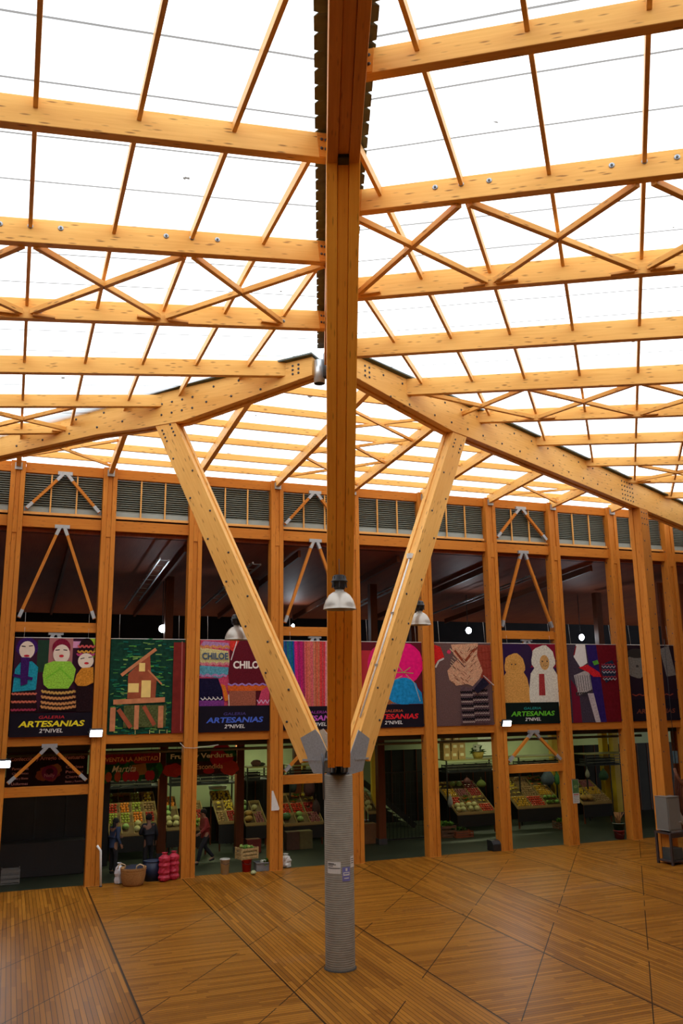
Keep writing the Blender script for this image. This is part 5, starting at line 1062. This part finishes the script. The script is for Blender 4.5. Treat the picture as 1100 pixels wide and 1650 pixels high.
for x,y,lab in ((264,1420,'red net sack of produce beside the dark blue bin'),(279,1417,'red net sack of produce against the post, right beside the other sack')):
    p=F(x,y); t=thing('net_sack',lab.replace(', right beside the other sack',''),'sack',p,AW); m=flat((.50,.015,.045),.6,0,.5,26); b=MB(); seg=16; prof=[(0.6,0)]+[(1+.12*math.sin(q*2.4),.06+q*.085) for q in range(10)]+[(.3,.95),(.55,1)]
    for rad,z in prof:
        for k in range(seg): a=k*6.2832/seg; q=rad*.16*(1+random.uniform(-.09,.09)); b.v.append(p+V(math.cos(a)*q,math.sin(a)*q,z*.80))
    for i in range(len(prof)-1):
        for k in range(seg): j=(k+1)%seg; b.face((i*seg+k,i*seg+j,(i+1)*seg+j,(i+1)*seg+k),[(0,0)]*4,m)
    part('net_body',b,t); b=MB(); b.lathe([(.05,.75),(.06,.765),(.05,.78)],p,flat((.6,.1,.1),.5),10); part('tie',b,t)
def bucket(lab,p,r,h,m,handle=True,name='bucket',rim=None):
    t=thing(name,lab,'bucket',p,AW); b=MB(); b.lathe([(0,0),(r*.82,0),(r,h),(r*1.06,h),(r*1.06,h-.03),(r*.99,h-.03)],p,m,24); b.lathe([(r*.96,h),(r*.8,.02),(0,.02)],p,m,24); part('bucket_body',b,t)
    b=MB(); b.lathe([(r*1.0,h-.03),(r*1.09,h-.015),(r*1.0,h)],p,rim or m,24); part('rim',b,t)
    if handle: b=MB(); b.tube([p+U*r+V(0,0,h-.04),p+U*r*.8-N*r*.8+V(0,0,h-.12),p-N*r*1.08+V(0,0,h-.16),p-U*r*.8-N*r*.8+V(0,0,h-.12),p-U*r+V(0,0,h-.04)],.006,STEELD,5); part('handle',b,t)
    return t
bucket('white plastic bucket on the floor edge, by the walker in red',F(362,1408),.15,.44,flat((.60,.60,.56),.4,0,.08,6))
pr=F(397,1404); bucket('red plastic bucket under a cardboard tray beside the grey tub',pr,.16,.38,flat((.50,.02,.012),.35,0,.1,6))
t=thing('cardboard_tray','patterned cardboard fruit tray resting on top of the red bucket','box',pr+V(0,0,.38),AW+.25); b=MB(); c=pr+V(0,0,.38); R_=AW+.25; CT=flat((.48,.33,.13),.8,0,.6,22)
crate(b,c,(.56,.38,.34),R_,CT,.02); part('tray_body',b,t); b=MB()
for q in range(9): b.ball(c+V(random.uniform(-.2,.2),random.uniform(-.1,.1),.30+random.uniform(0,.05)),.06,GRN[random.randint(1,3)],8,5,.1)
part('filling',b,t)['kind']='stuff'
p=F(424,1402); t=thing('grey_tub','shallow grey rectangular tub next to the hanging yarn post','tub',p,AW); b=MB(); m=flat((.20,.21,.22),.5,0,.1,6)
b.box(p+V(0,0,.015),(.50,.34,.03),m,AW)
for sg in (-1,1): b.box(p+N*(.17*sg)+V(0,0,.13),(.52,.02,.24),m,AW); b.box(p+U*(.26*sg)+V(0,0,.13),(.02,.34,.24),m,AW)
part('tub_body',b,t); b=MB(); b.box(p-N*.19+V(0,0,.245),(.56,.03,.03),m,AW); b.box(p+N*.19+V(0,0,.245),(.56,.03,.03),m,AW); part('rim',b,t)
b=MB()
for q in range(5): leafy(b,p+U*random.uniform(-.18,.18)+N*random.uniform(-.1,.1)+V(0,0,.2),.20,GRN[1],16)
for q in range(3): b.ball(p+U*random.uniform(-.15,.15)+V(0,0,.24),.07,flat((.6,.6,.5),.7),8,6,.1)
tg=solo('leaf_greens',b,'leafy greens and pale vegetables heaped in the grey tub','vegetables',p+V(0,0,.1),AW); tg['kind']='stuff'
p=F(408,1410); b=MB(); b.ball(p+V(0,0,.07),(.085,.08,.07),flat((.40,.42,.20),.7,0,.4,20),12,8,.1); leafy(b,p+V(0,0,.03),.11,GRN[2],12); solo('cauliflower',b,'small pale green vegetable lying on the floor before the grey tub','vegetable',p,AW)
wrap('white crumpled plastic bag on the floor just past the hanging yarn post',F(460,1397),.17,.40,flat((.66,.66,.63),.45,0,.12,12),'plastic_bag','bag',wob=.16)
p=F(438,1402); b=MB(); b.ball(p+V(0,0,.05),(.08,.06,.05),flat((.14,.02,.015),.6),10,6,.1); solo('dark_fruit',b,'small dark red fruit at the foot of the hanging yarn post','fruit',p,AW)
# loudspeaker by the post
p=F(800,1370); t=thing('loudspeaker','black wedge loudspeaker on the floor against the post left of sheep banner'.replace(' left of sheep banner',' under the floodlight'),'loudspeaker',p,AW); b=MB(); b.prism([(-.22,0),(.22,0),(.22,.34),(-.10,.34),(-.22,.22)],p,N,V(0,0,1),.50,BLACK); part('cabinet',b,t,.01)
b=MB(); b.beam(p-N*.17+U*-.2+V(0,0,.285),p-N*.17+U*.2+V(0,0,.285),.14,.01,flat((.03,.03,.033),.7),up=V(0,-.7,.7)); part('grille',b,t); b=MB(); b.box(p+V(0,0,.35),(.14,.03,.02),flat((.05,.05,.05),.4),AW); part('handle',b,t)
# paper and calendar on posts
uu,_=un(442,1290,FN-.01); _,z0=un(442,1306,FN-.01); _,z1=un(442,1275,FN-.01)
b=MB(); b.prism([(-.10,0),(.14,-.0),(.17,.05),(-.04,.60),(-.09,.60)],W(uu,FN-.008,z0),U,V(0,0,1),.006,WHITE); solo('torn_paper',b,'torn pointed white paper stuck on the post beside the hanging yarn banner','paper',W(uu,FN,z0),AW)
def on(x,y,n): uu,zz=un(x,y,n); return W(uu,n,zz)
u0,z1=un(921,1256,FN-.02); u1,z0=un(934,1294,FN-.02); t=thing('wall_calendar','calendar with a green picture pinned on the post after the toy sheep banner','calendar',W((u0+u1)/2,FN-.02,z0),AW)
a=Art(W(u0,FN-.012,z1),U,u1-u0,z1-z0,-N,flat((.55,.55,.50),.6),.008); a.rect(.03,.02,.97,.58,flat((.05,.14,.04),.6,0,.7,14)); a.ell(.5,.3,.3,.2,flat((.16,.25,.08),.6,0,.6,20)); a.rect(.1,.62,.9,.66,lit(.4,.1,.08))
for r_ in range(4):
    for c_ in range(6): a.rect(.12+c_*.13,.70+r_*.07,.18+c_*.13,.73+r_*.07,lit(.1,.1,.12))
part('printed_sheet',a.b,t); b=MB(); b.beam(W(u0,FN-.014,z1+.005),W(u1,FN-.014,z1+.005),.015,.02,STEELD); part('binding',b,t)
# notices stuck on the concrete column
def sticker(x0,y0,x1,y1,lab,base,draw):
    th=[]; r=.3005
    def ang(x):
        d=ray(x,1400); b_=math.atan2(d.x,d.y); # horizontal bearing -> point on the shaft
        D_=A.y; ox=math.tan(b_)*D_-A.x; return math.asin(max(-.98,min(.98,ox/(r*1.0))))
    a0,a1=ang(x0),ang(x1)
    def zz(y): d=ray((x0+x1)/2,y); return H+d.z/d.y*(A.y-r*math.cos((a0+a1)/2))
    z1,z0=zz(y0),zz(y1); b=MB(); ns_=6
    def patch(f0,f1,g0,g1,mat,rr):
        i=len(b.v)
        for k in range(ns_+1):
            an=a0+(a1-a0)*(f0+(f1-f0)*k/ns_)
            for g in (g0,g1): b.v.append(A+V(math.sin(an)*rr,-math.cos(an)*rr,z1+(z0-z1)*g))
        for k in range(ns_): q=i+2*k; b.face((q,q+1,q+3,q+2),[(0,0)]*4,mat)
    patch(0,1,0,1,base,r); draw(patch,r+.0015)
    solo('paper_notice',b,lab,'notice',A+V(0,-r,z0),0,None)
BLK=flat((.04,.04,.04),.7)
def dA(p_,r):
    for k,(w_,y) in enumerate(((.48,.12),(.62,.20),(.40,.32),(.92,.50))): p_(.06,.06+w_,y,y+.06,BLK,r)
    p_(.06,.9,.57,.585,BLK,r)
PAP=flat((.62,.60,.56),.7,0,.05,5); BLU=flat((.16,.16,.42),.6,0,.1,6)
sticker(528,1389,549,1408,'white paper notice with black text lines on the concrete column',PAP,dA)
sticker(551.5,1397,563.5,1420,'small blue and white sticker on the concrete column',BLU,lambda p_,r:(p_(.1,.9,.36,.60,PAP,r),p_(.2,.8,.42,.5,BLU,r+.001),p_(.38,.62,.08,.28,PAP,r),p_(.2,.8,.75,.82,PAP,r)))
sticker(564.5,1379,571,1397,'white paper notice at the edge of the concrete column',PAP,lambda p_,r:[p_(.1,.8,g,g+.07,BLK,r) for g in (.2,.38,.55)])
# corner by the heavy post: white cabinet on a dark stand, bucket, notice, woven thing
c0=F(1085,1391); gu_,gnn=c0.dot(U),c0.dot(N); GR=flat((.15,.145,.13),.5,0,.08,4)
t=thing('equipment_stand','dark open-fronted wooden stand by the heavy post, low shelf inside','stand',c0,AW+.1); b=MB(); R2=AW+.1; PUR2=flat((.045,.028,.026),.6,0,.2,8)
UX=V(math.cos(R2),math.sin(R2),0); NX=V(-math.sin(R2),math.cos(R2),0)
b.box(c0+V(0,0,.94),(.76,.66,.05),PUR2,R2); part('top_board',b,t,.005); b=MB(); b.box(c0+V(0,0,.10),(.70,.60,.04),PUR2,R2); part('shelf',b,t)
for sx in (-1,1):
    for sy in (-1,1): b=MB(); q=c0+UX*(.34*sx)+NX*(.29*sy); b.beam(q,q+V(0,0,.92),.07,.07,PUR2,up=NX); part('leg',b,t,.004)
b=MB(); b.box(c0-NX*.29+V(0,0,.86),(.62,.04,.10),PUR2,R2); part('apron',b,t)
b=MB(); b.box(c0+V(0,0,.30),(.42,.42,.34),flat((.05,.06,.06),.4),R2); solo('boxed_device',b,'dark boxed device sitting on the low shelf of the stand','device',c0+V(0,0,.12),R2,None,.01)
c1=c0+V(0,0,.965); t=thing('white_cabinet','upright dull white metal cabinet standing on the dark open-fronted stand','appliance',c1,R2); b=MB(); b.box(c1+UX*-.05+V(0,0,.56),(.56,.5,1.02),GR,R2); part('body',b,t,.015)
b=MB(); b.box(c1-UX*.05-NX*.262+V(0,0,.56),(.50,.02,.94),flat((.18,.175,.16),.4,0,.05,4),R2); dd=part('door',b,t,.006); b=MB(); b.box(c1+UX*.14-NX*.29+V(0,0,.30),(.10,.02,.025),STEEL,R2); part('handle',b,dd); b=MB(); b.box(c1-UX*.05-NX*.24+V(0,0,.03),(.40,.10,.05),flat((.25,.25,.25),.4,.4),R2); part('base_tray',b,t)
bucket('red bucket topped with a green and white tub near the heavy post',F(998,1351),.20,.30,flat((.22,.02,.015),.5))
p=F(998,1351)+V(0,0,.30); bucket('dark green tub with white rim stacked on the red bucket',p,.21,.26,flat((.01,.04,.02),.5),False,'plastic_tub',flat((.5,.5,.42),.5)); b=MB()
for q in range(12): b.tube([p+V(random.uniform(-.1,.1),random.uniform(-.1,.1),.2),p+V(random.uniform(-.2,.2),random.uniform(-.15,.15),.62)],[.012,.02],flat((.30,.14,.04),.8,0,.3,9),5)
sf=solo('dried_stalks',b,'bunch of brown stalks standing in the dark green tub','plant',p+V(0,0,.2),AW); sf['kind']='stuff'
uu,zz=un(1088,1220,FN-.03); b=MB(); b.box(W(uu,FN-.02,zz),(.22,.02,.46),flat((.09,.16,.20),.6,0,.4,10),AW); solo('blue_notice',b,'small pale blue notice on the post behind the white cabinet','notice',W(uu,FN-.02,zz-.23),AW)
hp=A+DR*15.05; q0_=hit=None
def R3(x,y,n): return on(x,y,n)
b=MB(); n_=26.2; P3=[R3(x,y,n_) for x,y in ((1086,1238),(1090,1252),(1097,1262),(1108,1268))]; b.tube(P3,[.05,.07,.08,.08],flat((.20,.07,.03),.7,0,.3,10),8); P4=[R3(x,y,n_) for x,y in ((1088,1292),(1092,1310),(1098,1322),(1108,1330))]; 
t=thing('hammock_chair','rolled brown hanging textile seat at the picture edge beside the white cabinet','hanging chair',P3[0],AW); part('top_roll',b,t); b=MB(); b.tube(P4,[.05,.09,.11,.11],flat((.30,.28,.25),.7,0,.2,10),8); part('pale_edge',b,t)
b=MB()
for k in range(8): f=k/7; b.tube([P3[0].lerp(P3[3],f),P4[0].lerp(P4[3],f)],.018,flat((.10,.03,.02),.8,0,.4,14),5)
part('netting',b,t); b=MB(); b.tube([P3[1],P3[1]+V(0,0,5.0)],.012,BLACK,5); part('rope',b,t)
# ---------------------------------------------------------------- people
def person(lab,p,face,h,pose,jacket,trous,hair,skin=(.36,.18,.11),scarf=None):
    """one continuous skinned body with clothing as child meshes; pose gives joint offsets in metres for a 1.70 m figure"""
    s_=h/1.70; t=thing('person',lab,'person',p,face)
    fx=V(math.cos(face),math.sin(face),0); sx=V(-math.sin(face),math.cos(face),0)   # forward, left
    def J(f,l,z): return p+(fx*f+sx*l)*s_+V(0,0,z*s_)
    P=pose
    def skin_mesh(name,verts,edges,rad,mat,root,sub=2,lab2=None):
        me=D.meshes.new(name); inv=Matrix.Rotation(-face,3,'Z'); me.from_pydata([inv@(v-p) for v in verts],edges,[]); o=D.objects.new(name,me); COL.objects.link(o); o.parent=t
        md=o.modifiers.new('skin','SKIN'); md.use_smooth_shade=True
        for i,r in enumerate(rad): 
            rr=r if isinstance(r,tuple) else (r,r); me.skin_vertices[0].data[i].radius=(rr[0]*s_,rr[1]*s_)
        me.skin_vertices[0].data[root].use_root=True
        sb=o.modifiers.new('sub','SUBSURF'); sb.levels=sub; sb.render_levels=sub; me.materials.append(mat); 
        if lab2: o['label']=lab2
        return o
    hip=J(P.get('hipf',0),0,.92); ch=J(P.get('chf',.02),0,1.28); nk=J(P.get('nkf',.04),0,1.46); hd=J(P.get('hdf',.07),0,1.60)
    vs=[hip,J(P.get('chf',.02)*.5,0,1.08),ch,nk,J(P.get('hdf',.07)-.01,0,1.55),hd,J(P.get('hdf',.07)+.01,0,1.66)]; rd=[(.14,.11),(.13,.10),(.16,.11),.055,.075,.088,.06]; ed=[(0,1),(1,2),(2,3),(3,4),(4,5),(5,6)]
    vs.append(hd+fx*.105*s_-V(0,0,.01)); rd.append(.012); ed.append((5,7))                     # nose
    for l in (-1,1): vs.append(hd+sx*.088*l*s_); rd.append(.016); ed.append((5,len(vs)-1))      # ears
    arms={}
    for l,k in ((1,'L'),(-1,'R')):
        sh=J(P.get('chf',.02)+.01,.18*l,1.40); el=J(*P['el'+k]); wr=J(*P['wr'+k]); i=len(vs)
        vs+= [sh,el,wr]; rd+=[.055,.042,.028]; ed+=[(2,i),(i,i+1),(i+1,i+2)]
        d=(wr-el).normalized(); side=d.cross(sx*l).normalized(); pm=wr+d*.05*s_; vs.append(pm); rd.append((.036,.02)); ed.append((i+2,i+3))
        for q,(o_,L) in enumerate(((-.03,.062),(-.01,.075),(.012,.07),(.032,.055))):
            a_=pm+side*o_*s_+d*.03*s_; b_=a_+d*L*.55*s_; c_=b_+(d*.7-sx*l*.5).normalized()*L*.5*s_; j=len(vs); vs+=[a_,b_,c_]; rd+=[.010,.009,.008]; ed+=[(i+3,j),(j,j+1),(j+1,j+2)]
        j=len(vs); vs+=[wr+d*.03*s_-side*.045*s_,wr+d*.07*s_-side*.06*s_]; rd+=[.011,.009]; ed+=[(i+3,j),(j,j+1)]; arms[k]=(sh,el,wr)
    legs={}
    for l,k in ((1,'L'),(-1,'R')):
        hp_=J(P.get('hipf',0),.09*l,.88); kn=J(*P['kn'+k]); an=J(*P['an'+k]); to=an+(fx*.16-V(0,0,.045 if an.z-p.z<.14*s_ else .10))*s_; i=len(vs)
        vs+=[hp_,kn,an,to]; rd+=[.082,.056,.04,.03]; ed+=[(0,i),(i,i+1),(i+1,i+2),(i+2,i+3)]; legs[k]=(hp_,kn,an,to)
    skin_mesh('body',vs,ed,rd,flat(skin,.6,0,.08,8),0)
    # jacket
    v2=[J(P.get('hipf',0),0,.80),J(P.get('hipf',0),0,.98),J(P.get('chf',.02)*.5,0,1.12),ch,J(P.get('nkf',.04),0,1.45)]; r2=[(.185,.14),(.175,.13),(.165,.125),(.195,.135),(.085,.08)]; e2=[(0,1),(1,2),(2,3),(3,4)]
    for k in 'LR':
        sh,el,wr=arms[k]; i=len(v2); v2+=[sh,el,wr-(wr-el)*.08]; r2+=[.075,.06,.045]; e2+=[(3,i),(i,i+1),(i+1,i+2)]
    skin_mesh('jacket',v2,e2,r2,flat(jacket,.75,0,.25,7),1,2)
    v3=[J(P.get('hipf',0),0,.95),J(P.get('hipf',0),0,.86)]; r3=[(.155,.12),(.16,.125)]; e3=[(0,1)]
    for k in 'LR':
        a_,b_,c_,d_=legs[k]; i=len(v3); v3+=[a_-V(0,0,.04),b_,c_]; r3+=[.10,.074,.062]; e3+=[(1,i),(i,i+1),(i+1,i+2)]
    skin_mesh('trousers',v3,e3,r3,flat(trous,.8,0,.2,8),0,2)
    for k in 'LR':
        a_,b_,c_,d_=legs[k]; skin_mesh('shoe',[c_-fx*.04*s_-V(0,0,.045*s_),d_-V(0,0,-.0)],[(0,1)],[.05,(.045,.035)],flat((.015,.013,.012),.5),0,2)
    b=MB(); hc=hd-fx*.018*s_+V(0,0,.03*s_); b.ball(hc,(.105*s_,.098*s_,.105*s_),flat(hair,.8,0,.4,20),16,10,.02)
    if P.get('long'): b.ball(hc-fx*.05*s_-V(0,0,.12*s_),(.07*s_,.085*s_,.14*s_),flat(hair,.8,0,.4,20),12,8,.03)
    part('hair',b,t)
    for l in (-1,1): b=MB(); b.ball(hd+fx*.083*s_+sx*.034*l*s_+V(0,0,.015*s_),.012*s_,BLACK,8,6); part('eye',b,t)
    b=MB(); b.ball(hd+fx*.082*s_-V(0,0,.045*s_),(.010*s_,.026*s_,.007*s_),flat((.25,.06,.05),.6),8,5); part('mouth',b,t)
    return t
std=dict(elL=(-.02,.24,1.13),wrL=(.10,.26,.90),elR=(-.02,-.24,1.13),wrR=(.10,-.26,.90),knL=(.03,.10,.50),anL=(0,.11,.085),knR=(.03,-.10,.50),anR=(0,-.11,.085))
walk=dict(elL=(.10,.24,1.14),wrL=(.30,.22,1.00),elR=(-.16,-.24,1.15),wrR=(-.20,-.25,.90),knL=(.20,.09,.50),anL=(.30,.10,.10),knR=(-.04,-.09,.50),anR=(-.34,-.10,.17),nkf=.06,hdf=.10,chf=.05)
person('person in a red jacket walking past the fruit stalls, dark trousers',F(330,1392),AW+math.pi+.2,1.70,walk,(.26,.020,.018),(.012,.012,.02),(.010,.008,.007))
person('person in a blue jacket and dark trousers standing beside the post by Martita stall',F(181,1408),AW+.5,1.62,dict(std,elL=(.05,.24,1.15),wrL=(.30,.16,1.10),long=1),(.030,.055,.13),(.010,.010,.014),(.012,.010,.010))
person('person in a long dark navy coat standing before the fruit beside the red sacks',F(238,1407),AW+math.pi/2+.2,1.72,dict(std,elL=(.08,.26,1.16),wrL=(.28,.14,1.12)),(.004,.005,.013),(.010,.010,.014),(.008,.007,.006),skin=(.22,.11,.07))
